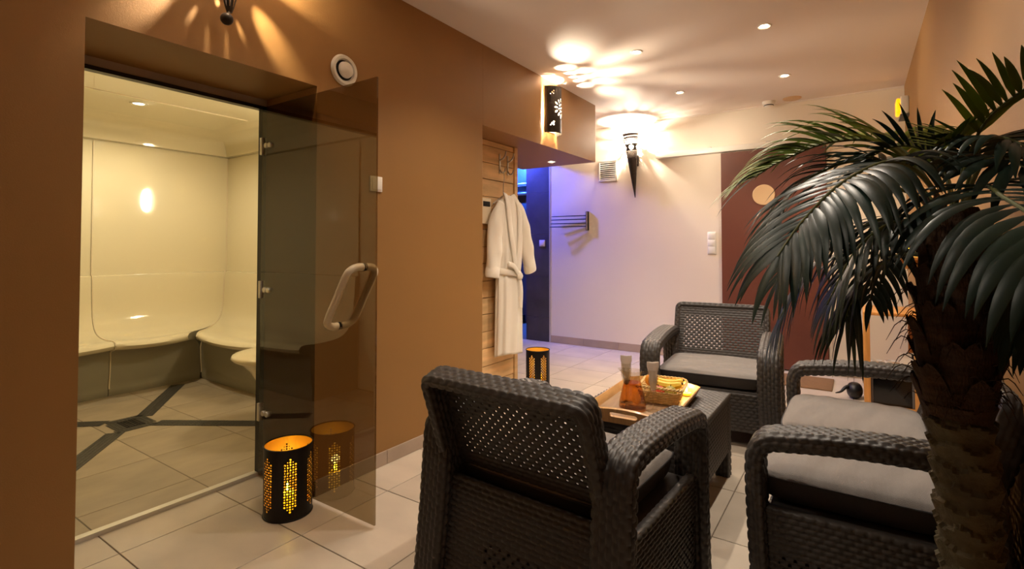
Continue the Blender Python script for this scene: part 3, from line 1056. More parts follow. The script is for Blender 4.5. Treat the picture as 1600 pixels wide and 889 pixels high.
for i in range(5):
    cx0, cy0 = (i + 0.5) * WC / 5, LA - 0.152
    holes.append(circle(cx0, cy0, 0.007, 8))
    for j in range(8):
        a = j * PI / 4
        holes.append(circle(cx0 + 0.0185 * math.cos(a), cy0 + 0.020 * math.sin(a), 0.0078, 8, 0.0042, a))
v, f = sheet(rect_outline(WC, LA, 41), holes, cone_fn, 0.002, step=0.014)
obj('pierced_cone', v, f, 'sconce_metal', e, smooth=False)
ringp = np.array([axis + RT * (math.cos(a) * ax_ + math.sin(a) * ay_) for a in np.linspace(0, 2 * PI, 37)])
v, f = tube(ringp, 0.004, 8); obj('rim', v, f, 'sconce_metal', e)
v, f = tube([az * 0.45 + np.array([0, 0.04, 0]), az * 0.45 + np.array([0.0, 0.02 + 0.055 - 0.0375 * 0.45 + 0.0, 0])], 0.02, 16); 
m = MB(); m.box(-0.028, 0.028, 0.035, 0.055, 0.36, 0.49, 0.008); m.build('wall_mount', 'sconce_metal', e)
m = MB(); v, f = lathe([(0, -0.05), (0.016, -0.04), (0.024, -0.015), (0.024, 0.015), (0.016, 0.035), (0, 0.045)], 16); m.add(v, f, Matrix.Translation(tuple(axis * 0.81))); m.build('bulb', 'bulb', e)
add_light('lamp', 'POINT', tuple(axis * 0.92), 100, (1, .87, .70), e, radius=0.012)

# torch with ball finial above the steam room doorway, cut by the top of the picture
e = empty('ball_wall_lamp', (XL, 1.05, 2.075), 'dark pierced wall torch with ball finial above the doorway', 'wall lamp')
v, f = lathe([(0, -0.024)] + [(0.024 * math.cos(a), 0.024 * math.sin(a)) for a in np.linspace(-1.4, 1.4, 10)] + [(0, 0.024)], 20)
m = MB(); m.add(v, f, Matrix.Translation((0.075, 0, 0.024))); m.build('ball_finial', 'sconce_metal', e)
LB, RB0, RB1 = 0.36, 0.010, 0.085
def cone2(P, t):
    th = P[:, 0] / 0.05
    h = P[:, 1]
    r = RB0 + (RB1 - RB0) * (h / LB) ** 0.85 - t
    return np.stack([0.095 + r * np.cos(th), r * np.sin(th), 0.045 + h], -1)
W2 = 2 * PI * 0.05
holes = []
for i in range(8):
    c = (i + 0.5) * W2 / 8
    holes.append([(c - 0.005, 0.02), (c + 0.005, 0.02), (c + 0.011, 0.10), (c, 0.145), (c - 0.011, 0.10)])
    holes.append(circle(c, 0.205, 0.008, 10, 0.016))
    holes.append(circle(c + W2 / 16, 0.165, 0.005, 8))
    holes.append([(c - 0.010, 0.25), (c + 0.010, 0.25), (c + 0.013, 0.32), (c - 0.013, 0.32)])
v, f = sheet(rect_outline(W2, LB, 41), holes, cone2, 0.002, step=0.014)
obj('pierced_cone', v, f, 'sconce_metal', e, smooth=False)
m = MB(); m.box(0.0, 0.012, -0.03, 0.03, 0.2, 0.34, 0.004); m.box(0.010, 0.05, -0.01, 0.01, 0.28, 0.30, 0.003); m.build('wall_mount', 'sconce_metal', e)
m = MB(); v, f = lathe([(0, -0.03), (0.010, -0.026), (0.015, 0), (0.010, 0.02), (0.006, 0.03)], 16); m.add(v, f, Matrix.Translation((0.095, 0, 0.26))); m.build('bulb', 'bulb', e)
add_light('lamp', 'POINT', (0.095, 0, 0.31), 30, (1, .85, .64), e, radius=0.006)

# emergency light on the right wall
e = empty('emergency_light', (XR, 5.30, 2.345), 'white emergency light with glowing amber lens on right wall', 'emergency light')
m = MB(); m.box(-0.055, 0.0, -0.10, 0.10, -0.075, 0.075, 0.012); m.build('light_housing', 'white_plastic', e)
m = MB(); m.box(-0.082, -0.0555, -0.085, 0.085, -0.062, 0.062, 0.012); m.build('amber_lens', 'amber_lens', e)
m = MB(); m.box(-0.06, 0.0, -0.11, 0.11, -0.095, -0.0755, 0.004); m.build('base_tray', 'grey_panel', e)

# blue shower spot, shelves, stool
e = empty('blue_spot', (-4.0, 5.25, ZC), 'blue ceiling spot in the shower passage behind the robe wall', 'ceiling light')
v, f = lathe([(0.0, -0.01), (0.045, -0.01), (0.05, -0.004), (0.05, 0)], 24); obj('spot_body', v, f, 'white_plastic', e)
add_light('lamp', 'SPOT', (0, 0, -0.09), 150, (0.06, 0.10, 1.0), e, radius=0.04, rot=Vector((0.85, 0.60, -1.05)).to_track_quat('-Z', 'Y').to_euler(), spot=88, blend=0.8)
e = empty('blue_spot', (-4.6, 6.35, ZC), 'blue ceiling spot inside the shower recess', 'ceiling light')
v, f = lathe([(0.0, -0.01), (0.045, -0.01), (0.05, -0.004), (0.05, 0)], 24); obj('spot_body', v, f, 'white_plastic', e)
add_light('lamp', 'SPOT', (0, 0, -0.03), 330, (0.03, 0.14, 1.0), e, radius=0.04, rot=Vector((0.15, 0.7, -1.0)).to_track_quat('-Z', 'Y').to_euler(), spot=120, blend=0.6)
struct_box('wall_cutoff_header', 'white_paint', (-3.46, -3.36, 4.72, YB, 2.33, ZC))  # unseen header, added to cut the slanting upper edge of the blue light
for z, lab in ((2.18, 'upper glass shelf in the blue shower'), (2.03, 'lower glass shelf in the blue shower')):
    e = empty('glass_shelf', (-4.42, 6.9, z), lab, 'shelf')
    m = MB(); m.box(-0.25, 0.12, -0.10, 0.0, -0.006, 0.006, 0.002); m.build('shelf_plate', 'white_plastic', e)
    m = MB(); m.box(-0.25, 0.12, -0.104, -0.098, -0.004, 0.03, 0.002); m.build('shelf_rail', 'steel', e)
m = MB(); m.box(-4.7, -4.38, 6.72, 6.88, 0.0, 0.13, 0.008)
tag(m.build('shower_step', 'black_leather'), 'low black block on the floor of the blue shower', 'step')

# ------------------------------------------------------------------ robe on the wooden wall
def coat_hook(y, lab):
    e = empty('coat_hook', (-2.416, y, 1.87), lab, 'hook', group='steel coat hooks')
    m = MB(); m.box(0, 0.006, -0.009, 0.009, -0.08, 0.08, 0.002); m.build('hook_plate', 'steel', e)
    v, f = tube(spline([(0.006, 0, 0.03), (0.03, 0, 0.035), (0.055, 0, 0.06), (0.065, 0, 0.095)], 16), 0.006, 10); obj('hook_prong', v, f, 'steel', e)
    v, f = tube(spline([(0.006, 0, -0.05), (0.025, 0, -0.075), (0.05, 0, -0.07), (0.06, 0, -0.04)], 16), 0.006, 10); obj('hook_prong', v, f, 'steel', e)
coat_hook(3.405, 'steel coat hook holding the robe hanger')
coat_hook(3.52, 'empty steel coat hook right of the robe hanger')
e = empty('coat_hanger', (-2.37, 3.395, 1.60), 'thin metal hanger carrying the white robe', 'hanger')
v, f = tube(spline([(0, 0, 0.0), (0, 0.0, 0.09), (0, 0.012, 0.13), (0.0, 0.012, 0.17), (0, 0.0, 0.20), (0, -0.016, 0.19)], 30), 0.003, 8); obj('hanger_hook', v, f, 'steel', e)
v, f = tube(spline([(0, -0.14, -0.07), (0, -0.04, -0.015), (0, 0.0, 0.0), (0, 0.05, -0.012), (0.0, 0.20, -0.065)], 20), 0.005, 8); obj('hanger_bar', v, f, 'steel', e)

rb = empty('bathrobe', (-2.345, 3.435, 0.335), 'white terry bathrobe hanging on the wooden wall', 'bathrobe')
ZR = np.array([0, 0.12, 0.3, 0.48, 0.58, 0.645, 0.70, 0.80, 0.95, 1.08, 1.17, 1.215, 1.25, 1.27])
AR = np.array([0.168, 0.167, 0.165, 0.163, 0.162, 0.152, 0.158, 0.170, 0.185, 0.192, 0.175, 0.125, 0.085, 0.06])
BR = np.array([0.056, 0.056, 0.055, 0.053, 0.050, 0.042, 0.050, 0.055, 0.055, 0.052, 0.045, 0.038, 0.034, 0.028])
zr = np.linspace(0, 1.27, 80)
na = 96
a = np.arange(na) * 2 * PI / na
A_ = np.interp(zr, ZR, AR)[:, None]
B_ = np.interp(zr, ZR, BR)[:, None]
t = (1 - zr / 1.27)[:, None]
rip = 1 + (0.05 + 0.11 * t) * np.sin(9 * a[None] + 1.2 * np.sin(3 * zr)[:, None] + 0.6) * np.clip(t * 2.2, 0, 1) + 0.04 * np.sin(17 * a[None] + 5 * zr[:, None])
ca, sa = np.cos(a)[None], np.sin(a)[None]
lean = 0.03 * (zr[:, None] - 0.6)
V = np.stack([np.broadcast_to(B_ * sa * rip, (80, na)), A_ * np.sign(ca) * np.abs(ca) ** 0.8 * (1 + (rip - 1) * 0.3) - 0.0 * lean, np.broadcast_to(zr[:, None] - 0.012 * np.sin(2 * a)[None] * t ** 6, (80, na))], -1)
f = [tuple(q) for q in grid_f(80, na, False, True)]
obj('robe_body', V.reshape(-1, 3), f + [tuple(range(na)), tuple(range(79 * na, 80 * na))[::-1]], 'robe', rb, angle=180)
def sleeve(pts, radii):
    P = spline(pts, 44)
    R_ = np.interp(np.linspace(0, 1, 44), np.linspace(0, 1, len(radii)), radii)
    n = 28
    aa = np.arange(n) * 2 * PI / n
    T = nrm(np.gradient(P, axis=0))
    N = nrm(np.cross((1.0, 0, 0), T))
    fold = 1 + 0.07 * np.sin(3 * aa[None] + 8 * np.linspace(0, 1, 44)[:, None]) + 0.05 * np.sin(22 * np.linspace(0, 1, 44))[:, None] * (np.cos(aa) > 0)[None]
    V = P[:, None] + N[:, None] * (R_[:, None] * np.cos(aa)[None] * fold)[..., None] + np.array([1.0, 0, 0]) * (0.55 * R_[:, None] * np.sin(aa)[None] * fold)[..., None]
    f = [tuple(q) for q in grid_f(44, n, False, True)] + [tuple(range(n)), tuple(range(43 * n, 44 * n))[::-1]]
    o = obj('sleeve', V.reshape(-1, 3), f, 'robe', rb, angle=180)
    c = P[-4:-1] 
    V2 = P[[-7, -6, -4, -2, -1]][:, None] + N[[-7, -6, -4, -2, -1]][:, None] * (np.array([0.98, 1.06, 1.09, 1.08, 1.0])[:, None] * R_[-1] * np.cos(aa)[None])[..., None] + np.array([1.0, 0, 0]) * (0.6 * np.array([0.98, 1.06, 1.09, 1.08, 1.0])[:, None] * R_[-1] * np.sin(aa)[None])[..., None]
    obj('cuff', V2.reshape(-1, 3), [tuple(q) for q in grid_f(5, n, False, True)], 'robe', o, angle=180)
sleeve([(0.005, 0.11, 1.20), (0.008, 0.185, 1.08), (0.012, 0.245, 0.86), (0.012, 0.315, 0.645)], [0.05, 0.082, 0.080, 0.068])
sleeve([(0.005, -0.11, 1.20), (0.008, -0.18, 1.06), (0.012, -0.215, 0.84), (0.012, -0.245, 0.62)], [0.05, 0.080, 0.080, 0.068])
def strip(pts, wd, name, par, th=0.010):
    P = spline(pts, 40)
    n = 12
    aa = np.arange(n) * 2 * PI / n
    T = nrm(np.gradient(P, axis=0))
    N = nrm(np.cross((1.0, 0, 0), T))
    V = P[:, None] + N[:, None] * (wd / 2 * np.cos(aa))[None, :, None] + np.array([1.0, 0, 0]) * (th * np.sin(aa))[None, :, None]
    f = [tuple(q) for q in grid_f(40, n, False, True)] + [tuple(range(n)), tuple(range(39 * n, 40 * n))[::-1]]
    return obj(name, V.reshape(-1, 3), f, 'robe', par, angle=180)
strip([(0.0, 0.05, 1.285), (0.045, 0.075, 1.19), (0.060, 0.075, 1.0), (0.060, 0.055, 0.80), (0.052, 0.02, 0.65)], 0.060, 'lapel', rb)
strip([(0.0, -0.05, 1.285), (0.045, -0.075, 1.19), (0.058, -0.06, 1.0), (0.058, -0.01, 0.80), (0.052, 0.03, 0.65)], 0.060, 'lapel', rb)
zz_ = np.linspace(0, 2 * PI, 49)
bp = np.stack([0.056 * np.sin(zz_), 0.16 * np.cos(zz_), 0.645 - 0.02 * np.cos(zz_)], -1)
belt = strip(bp, 0.05, 'belt', rb, 0.007)
v, f = lathe([(0, -0.032), (0.024, -0.026), (0.033, 0), (0.024, 0.026), (0, 0.032)], 16)
m = MB(); m.add(v, f, Matrix.Translation((0.068, 0.06, 0.62)) @ Matrix.Diagonal((0.7, 1.1, 0.9, 1))); m.build('belt_knot', 'robe', belt)
strip([(0.068, 0.06, 0.61), (0.074, 0.075, 0.5), (0.072, 0.07, 0.36)], 0.045, 'belt_end', belt, 0.006)
strip([(0.068, 0.045, 0.63), (0.072, -0.03, 0.70), (0.060, -0.09, 0.72)], 0.045, 'belt_loop', belt, 0.008)
# cream control box half hidden by the brown wall
e = empty('control_box', (-2.416, 3.19, 1.47), 'cream wall control box with black display beside the robe', 'control box')
m = MB(); m.box(0, 0.03, -0.06, 0.06, -0.10, 0.10, 0.004); m.build('box_body', 'cream_plastic', e)
m = MB(); m.box(0.0302, 0.032, -0.045, 0.045, 0.035, 0.075, 0.0005); m.build('display', 'ink', e)

# ------------------------------------------------------------------ lanterns
def make_lantern():
    e = empty('pierced_lantern', (0, 0, 0), '', 'lantern', group='pierced metal lanterns')
    R_, H_ = 0.102, 0.305
    W_ = 2 * PI * R_
    holes = []
    cw = 0.0112
    for b in range(6):
        c = (b + 0.5) * W_ / 6
        for j in range(21):
            nh = 5 if 1 < j < 19 else (3 if j in (1, 19) else 1)
            for i in range(nh):
                x = c + (i - (nh - 1) / 2) * cw
                z = 0.042 + j * 0.0112
                big = (i + j) % 2 == 0
                holes.append(circle(x, z, 0.0047 if big else 0.0032, 6 if big else 4, rot=PI / 6 if big else PI / 4))
    def cyl(r0):
        return lambda P, t: np.stack([(r0 - t) * np.cos(P[:, 0] / R_), (r0 - t) * np.sin(P[:, 0] / R_), P[:, 1]], -1)
    out = [(x, 0.0) for x in np.linspace(0, W_, 49)] + [(x, H_) for x in np.linspace(W_, 0, 49)]
    v, f = sheet(out, holes, cyl(R_), 0.0008, step=0.0137)
    s = obj('pierced_shell', v, f, 'lantern_metal', e, smooth=False)
    v, f = sheet(out, holes, cyl(R_ - 0.0009), 0.0008, step=0.0137)
    obj('gold_lining', v, f, 'lantern_gold', s, smooth=False)
    for z, nm in ((H_, 'top_rim'), (0.004, 'base_rim')):
        v, f = tube([(R_ * math.cos(t), R_ * math.sin(t), z) for t in np.linspace(0, 2 * PI, 49)], 0.0035, 8)
        obj(nm, v, f, 'lantern_metal', e)
    v, f = lathe([(0, 0.001), (R_ - 0.003, 0.001), (R_ - 0.003, 0.004), (0, 0.004)], 40)
    obj('base_plate', v, f, 'lantern_gold', e)
    return e
def make_candle():
    e = empty('pillar_candle', (0, 0, 0), '', 'candle', group='candles in the lanterns')
    v, f = lathe([(0, 0), (0.033, 0), (0.034, 0.004), (0.034, 0.084), (0.031, 0.09), (0.02, 0.086), (0, 0.084)], 28)
    obj('wax_body', v, f, 'wax', e)
    v, f = tube([(0, 0, 0.084), (0.001, 0, 0.094)], 0.0012, 6); obj('wick', v, f, 'ink', e)
    v, f = lathe([(0, 0.094), (0.006, 0.099), (0.0085, 0.108), (0.006, 0.120), (0.0025, 0.130), (0, 0.136)], 14)
    obj('flame', v, f, 'flame', e)
    add_light('lamp', 'POINT', (0, 0, 0.15), 0.09, (1, .78, .20), e, radius=0.02)
    return e
l1 = make_lantern(); c1 = make_candle()
l2 = copy_tree(l1); c2 = copy_tree(c1)
l1.location = (-2.135, 1.372, 0); l1.rotation_euler = (0, 0, 0.03)
c1.location = (-2.125, 1.362, 0.0042)
l2.location = (-2.31, 3.83, 0); l2.rotation_euler = (0, 0, 0.02)
c2.location = (-2.305, 3.83, 0.0042)
l1['label'] = 'black pierced metal lantern glowing gold beside the glass door'
l2['label'] = 'black pierced metal lantern on the floor below the robe wall'
c1['label'] = 'lit pillar candle inside the lantern at the glass door'
c2['label'] = 'lit pillar candle inside the lantern near the robe'

# ------------------------------------------------------------------ tray and what stands on it
TZ = 0.4205
TRX, TRY, TRR = -0.865, 2.435, math.radians(3)
tr = empty('serving_tray', (TRX, TRY, TZ), 'wooden serving tray with cut-out handles on the coffee table', 'tray', TRR)
m = MB(); m.box(-0.175, 0.175, -0.295, 0.295, 0.0, 0.010, 0.001); m.build('tray_base', 'tray_inset', tr)
for s in (-1, 1):
    fl = math.radians(25) * s
    v, f = rbox(0.010, 0.60, 0.045, 0.003)
    m = MB(); m.add(v, f, Matrix.Translation((s * 0.186, 0, 0.024)) @ Matrix.Rotation(fl, 4, 'Y')); m.build('tray_side', 'tray_wood', tr)
    n = 17
    xs = np.linspace(-0.2, 0.2, n)
    outl = [(-0.176, 0.0), (0.176, 0.0)] + [(x, 0.046 + 0.026 * math.cos(x / 0.2 * PI / 2)) for x in xs[::-1]]
    slot = [(0.045 * (1 if abs(a_) < PI / 2 else -1) + 0.013 * math.cos(a_), 0.042 + 0.013 * math.sin(a_)) for a_ in np.linspace(-PI + 0.12, PI - 0.12, 20)]
    slot = [(-0.05 + 0.013 * math.cos(a_), 0.042 + 0.011 * math.sin(a_)) for a_ in np.linspace(PI / 2, 1.5 * PI, 9)] + [(0.05 + 0.013 * math.cos(a_), 0.042 + 0.011 * math.sin(a_)) for a_ in np.linspace(-PI / 2, PI / 2, 9)]
    ti = 0.32 * s
    fn = plane_fn((0, s * 0.296, 0.0), (1, 0, 0), (0, math.sin(ti), math.cos(ti)))
    v, f = sheet(outl, [slot], fn, 0.012, convex=False)
    obj('tray_end', v, f, 'tray_wood', tr, smooth=False)

def rz_m(loc):
    return Matrix.Translation(loc)
TB = TZ + 0.0105
jg = empty('glass_jug', (-0.885, 2.325, TB), 'glass jug of amber red iced tea on the tray', 'jug')
def jugify(v):
    v = np.array(v)
    k = np.clip((v[:, 2] - 0.145) / 0.035, 0, 1) * np.clip((-v[:, 0] - 0.01) / 0.03, 0, 1)
    v[:, 0] -= 0.024 * k
    v[:, 2] += 0.006 * k
    return v
prof = [(0.0, 0.0), (0.058, 0.0), (0.064, 0.006), (0.062, 0.03), (0.050, 0.085), (0.040, 0.125), (0.036, 0.142), (0.037, 0.155), (0.044, 0.178), (0.0425, 0.178), (0.0355, 0.155), (0.0345, 0.142), (0.0385, 0.125), (0.0485, 0.085), (0.0605, 0.03), (0.062, 0.010), (0.0, 0.008)]
v, f = lathe(prof, 40); obj('jug_glass', jugify(v), f, 'jug_glass', jg, angle=60)
v, f = lathe([(0.0, 0.0085), (0.0615, 0.0105), (0.0600, 0.03), (0.0480, 0.085), (0.0385, 0.122), (0.0, 0.122)], 40); obj('tea', v, f, 'tea', jg, angle=50)
v, f = tube(spline([(0.041, 0, 0.165), (0.07, 0, 0.168), (0.088, 0, 0.14), (0.084, 0, 0.09), (0.058, 0, 0.05)], 30), 0.0055, 10); obj('jug_handle', v, f, 'jug_glass', jg)
jg.rotation_euler = (0, 0, 0.5)

def flute(loc, rz, lab, labn):
    e = empty('champagne_flute', loc, lab, 'glass', group='champagne flutes')
    prof = [(0.0, 0.0), (0.031, 0.0), (0.031, 0.002), (0.008, 0.006), (0.0038, 0.014), (0.0036, 0.07), (0.008, 0.082), (0.019, 0.105), (0.0245, 0.14), (0.0245, 0.19), (0.0238, 0.19), (0.0238, 0.14), (0.018, 0.106), (0.006, 0.086), (0.0, 0.085)]
    v, f = lathe(prof, 28); obj('flute_glass', v, f, 'jug_glass', e, angle=60)
    nk = empty('folded_napkin', (loc[0], loc[1], loc[2] + 0.088), labn, 'napkin', rz, group='napkins in the flutes')
    for s, k in ((-1, 0), (1, 1)):
        n = 14
        zs = np.linspace(0.008, 0.135, n)
        rows = []
        for z in zs:
            wv = 0.0075 + 0.0105 * min(1, z / 0.05) + 0.009 * min(1, max(0, (z - 0.085) / 0.03))
            xx = np.linspace(-wv, wv, 9)
            bulge = s * (0.0035 + 0.006 * np.cos(xx / wv * PI / 2) * min(1, z / 0.06)) 
            rows.append(np.stack([xx, bulge, np.full(9, z) + 0.004 * np.abs(xx / wv) * (z > 0.12)], -1))
        V = np.array(rows)
        V2 = V.copy(); V2[..., 1] -= s * 0.0012
        q = grid_f(n, 9)
        allv = np.vstack([V.reshape(-1, 3), V2.reshape(-1, 3)])
        fs = [tuple(t) for t in q] + [tuple(t[::-1] + n * 9) for t in q]
        loop = [i * 9 for i in range(n)] + [(n - 1) * 9 + j for j in range(1, 9)] + [i * 9 + 8 for i in range(n - 2, -1, -1)] + [j for j in range(7, 0, -1)]
        fs += [(loop[(i + 1) % len(loop)], loop[i], loop[i] + n * 9, loop[(i + 1) % len(loop)] + n * 9) for i in range(len(loop))]
        obj('napkin_fold', allv, fs, 'napkin', nk, angle=60)
flute((-0.79, 2.335, TB), 0.6, 'champagne flute with napkin, right of the tea jug', 'white napkin folded into the flute right of the jug')
flute((-0.945, 2.40, TB), 0.4, 'champagne flute with napkin, behind the tea jug', 'white napkin folded into the flute behind the jug')

# basket of fruit
bk = empty('fruit_basket', (-0.815, 2.545, TB), 'small woven basket holding bananas and fruit', 'basket', math.radians(8))
def rr_loop(hx_, hy_, r, n=120):
    pts = []
    for sx, sy, a0 in ((1, 1, 0), (-1, 1, 90), (-1, -1, 180), (1, -1, 270)):
        for a_ in np.linspace(a0, a0 + 90, 8):
            pts.append((sx * (hx_ - r) + r * math.cos(math.radians(a_)), sy * (hy_ - r) + r * math.sin(math.radians(a_))))
    return resample(np.array(pts + pts[:1]), n + 1)
for k in range(9):
    h = 0.006 + k * 0.0068
    g = 0.082 + 0.020 * k / 9
    lp = rr_loop(g, g * 1.12, 0.03)
    s = np.arange(len(lp))
    wob = 0.0022 * np.cos(s / 120 * 2 * PI * 15 + (k % 2) * PI)
    nn = nrm(lp) * wob[:, None]
    v, f = tube(np.c_[lp + nn, np.full(len(lp), h)], 0.0036, 6, caps=False)
    obj('wicker_strand', v, f, 'wicker', bk)
lp = rr_loop(0.106, 0.118, 0.032, 180)
s = np.arange(len(lp))
for ph in (0, PI):
    w1 = 0.004 * np.cos(s / 180 * 2 * PI * 24 + ph)
    w2 = 0.004 * np.sin(s / 180 * 2 * PI * 24 + ph)
    v, f = tube(np.c_[lp + nrm(lp) * w1[:, None], 0.070 + w2 + 0.012 * np.abs(lp[:, 1] / 0.118) ** 3], 0.0042, 6, caps=False)
    obj('basket_rim', v, f, 'wicker', bk)
m = MB(); m.box(-0.08, 0.08, -0.09, 0.09, 0.001, 0.004); m.build('basket_bottom', 'wicker', bk)
a0_, a1_ = rr_loop(0.083, 0.093, 0.03, 30), rr_loop(0.103, 0.115, 0.03, 30)
for i in range(30):
    v, f = tube([(a0_[i][0], a0_[i][1], 0.003), (a1_[i][0], a1_[i][1], 0.07)], 0.0018, 5)
    obj('stake', v, f, 'wicker', bk)

def banana(loc, rz, tilt, lab):
    e = empty('banana', loc, lab, 'banana', rz, group='bananas in the basket')
    n = 22
    th = np.linspace(-0.95, 0.95, n)
    P = np.stack([0.085 * np.sin(th), np.zeros(n), 0.085 * (1 - np.cos(th)) * tilt], -1)
    r = 0.0185 * np.clip(1 - np.abs(th / 0.99) ** 5, 0.25, 1)
    v, f = tube(P, r, 7); obj('peel', v, f, 'banana', e, angle=35)
    v, f = tube(P[-2:] + (P[-1] - P[-2]) * 0.9, [0.006, 0.004], 7); obj('stem', v, f, 'banana_tip', e)
    v, f = tube(P[:2] - (P[1] - P[0]) * 0.5, [0.003, 0.005], 7); obj('tip', v, f, 'banana_tip', e)
banana((-0.80, 2.610, TB + 0.066), 0.22, 0.6, 'yellow banana lying along far edge of fruit basket')
banana((-0.795, 2.568, TB + 0.064), 0.12, 0.5, 'yellow banana in the middle of fruit basket')
def round_fruit(name, loc, r, mname, lab, squash=0.94):
    e = empty(name, loc, lab, 'fruit')
    pr = [(max(0.0, r * math.cos(a_)) * (1 - 0.0), r * squash * math.sin(a_) - (0.10 * r * math.exp(-((a_ - PI / 2) / 0.3) ** 2))) for a_ in np.linspace(-PI / 2, PI / 2, 18)]
    v, f = lathe(pr, 26); obj('skin', v, f, mname, e, angle=180)
    v, f = tube([(0, 0, r * squash * 0.86), (0.002, 0, r * squash + 0.006)], 0.0018, 6); obj('stalk', v, f, 'banana_tip', e)
round_fruit('orange', (-0.878, 2.575, TB + 0.080), 0.033, 'orange_peel', 'whole orange at the back of fruit basket')
round_fruit('apple', (-0.825, 2.515, TB + 0.042), 0.034, 'apple', 'small red apple at front of the fruit basket')
round_fruit('pear', (-0.768, 2.527, TB + 0.046), 0.029, 'pear', 'green pear in right front of fruit basket', 1.1)
# tealight
e = empty('tealight', (-0.735, 2.685, TB), 'lit tealight in a clear glass cup on far end of tray', 'candle')
v, f = lathe([(0, 0), (0.026, 0), (0.030, 0.035), (0.0288, 0.035), (0.025, 0.003), (0, 0.003)], 28); obj('glass_cup', v, f, 'clear_glass', e, angle=60)
v, f = lathe([(0, 0.0035), (0.0245, 0.0035), (0.0255, 0.014), (0, 0.014)], 28); obj('wax_disc', v, f, 'wax', e)
v, f = lathe([(0, 0.015), (0.005, 0.019), (0.007, 0.026), (0.005, 0.036), (0.002, 0.044), (0, 0.049)], 14); obj('flame', v, f, 'flame', e)
add_light('lamp', 'POINT', (0, 0, 0.062), 0.55, (1, .72, .34), e, radius=0.015)

# ------------------------------------------------------------------ far right corner
e = empty('door_mat', (-0.47, 5.22, 0.0), 'brown ribbed door mat in front of the sliding door', 'mat')
for i in range(28):
    m = MB(); m.box(-0.28, 0.28, -0.225 + i * 0.0161, -0.225 + i * 0.0161 + 0.0145, 0.001, 0.011, 0.003); m.build('mat_rib', 'mat_fibre', e)
cb = empty('pine_cabinet', (0.19, 4.78, 0), 'low pine shelf cabinet with dark glass front by the right wall', 'cabinet')
for sx in (-1, 1):
    for sy in (-1, 1):
        m = MB(); m.box(sx * 0.145 - 0.02, sx * 0.145 + 0.02, sy * 0.255 - 0.02, sy * 0.255 + 0.02, 0, 0.70, 0.003); m.build('post', 'pine', cb)
for z in (0.05, 0.27, 0.70):
    m = MB(); m.box(-0.164, 0.164, -0.274, 0.274, z - (0.012 if z < 0.6 else 0), z + (0.012 if z < 0.6 else 0.022), 0.003)
    m.build('shelf', 'pine', cb)
m = MB(); m.box(-0.12, 0.12, -0.245, -0.235, 0.064, 0.256, 0.002); m.build('dark_front', 'dark_screen', cb)
for x in (-0.118, 0.118):
    m = MB(); m.box(x - 0.007, x + 0.007, -0.25, -0.2455, 0.064, 0.256, 0.001); m.build('front_frame', 'grey_panel', cb)
m = MB(); m.box(-0.135, -0.13, -0.23, 0.23, 0.064, 0.256, 0.001); m.build('dark_side', 'dark_screen', cb)
def cup(x, y, lab):
    e = empty('white_cup', (x, y, 0.2825), lab, 'cup', group='cups on the cabinet')
    v, f = lathe([(0, 0), (0.024, 0), (0.028, 0.004), (0.038, 0.08), (0.036, 0.08), (0.026, 0.006), (0, 0.005)], 24); obj('cup_wall', v, f, 'white_plastic', e, angle=60)
    v, f = tube(spline([(-0.036, 0, 0.066), (-0.058, 0, 0.06), (-0.056, 0, 0.03), (-0.032, 0, 0.02)], 16), 0.004, 8); obj('cup_handle', v, f, 'white_plastic', e)
cup(0.10, 4.62, 'white cup on the cabinet shelf, nearer the front post')
cup(0.19, 4.66, 'white cup on the cabinet shelf, beside the leaning card')
e = empty('price_card', (0.285, 4.64, 0.2825), 'white leaning card with black mark on the cabinet shelf', 'card')
v, f = rbox(0.09, 0.003, 0.15, 0.001)
m = MB(); m.add(v, f, Matrix.Translation((0, 0.01, 0.0745)) @ Matrix.Rotation(math.radians(-8), 4, 'X')); m.build('card_sheet', 'card', e)
v, f = rbox(0.012, 0.0012, 0.03, 0.0003)
m = MB(); m.add(v, f, Matrix.Translation((0.03, 0.0135, 0.125)) @ Matrix.Rotation(math.radians(-8), 4, 'X')); m.build('black_mark', 'ink', e)
e = empty('black_bag', (-0.035, 4.90, 0), 'small black rounded bag on the floor beside the cabinet', 'bag')
n, na_ = 18, 24
V = []
for i in range(n):
    ph = -PI / 2 + PI * i / (n - 1)
    for j in range(na_):
        th = 2 * PI * j / na_
        V.append((0.055 * math.cos(ph) ** 0.7 * math.cos(th), 0.085 * math.cos(ph) ** 0.7 * math.sin(th) , 0.06 + 0.06 * math.sin(ph)))
obj('bag_body', V, [tuple(q) for q in grid_f(n, na_, False, True)], 'black_leather', e, angle=180)
v, f = tube(spline([(-0.03, -0.03, 0.09), (-0.06, -0.06, 0.085), (-0.09, -0.085, 0.055), (-0.125, -0.11, 0.045)], 20), np.linspace(0.018, 0.004, 20), 10); obj('bag_strap', v, f, 'black_leather', e)
e = empty('wall_shelf', (XR, 4.55, 1.10), 'small pine wall shelf behind the palm fronds', 'shelf')
m = MB(); m.box(-0.14, 0.0, -0.18, 0.18, 0, 0.022, 0.003); m.build('shelf_board', 'pine', e)
for y in (-0.12, 0.12):
    m = MB(); m.box(-0.11, 0.0, y - 0.01, y + 0.01, -0.06, 0.0, 0.002); m.build('shelf_bracket', 'pine', e)
e = empty('amber_candle_glass', (0.285, 4.50, 1.1225), 'small glowing amber candle glass on the wall shelf', 'candle')
v, f = lathe([(0, 0), (0.028, 0), (0.034, 0.09), (0.032, 0.09), (0.027, 0.004), (0, 0.004)], 24); obj('glass_cup', v, f, 'clear_glass', e, angle=60)
v, f = lathe([(0, 0.005), (0.026, 0.005), (0.028, 0.04), (0, 0.04)], 20); obj('wax_body', v, f, 'wax', e)
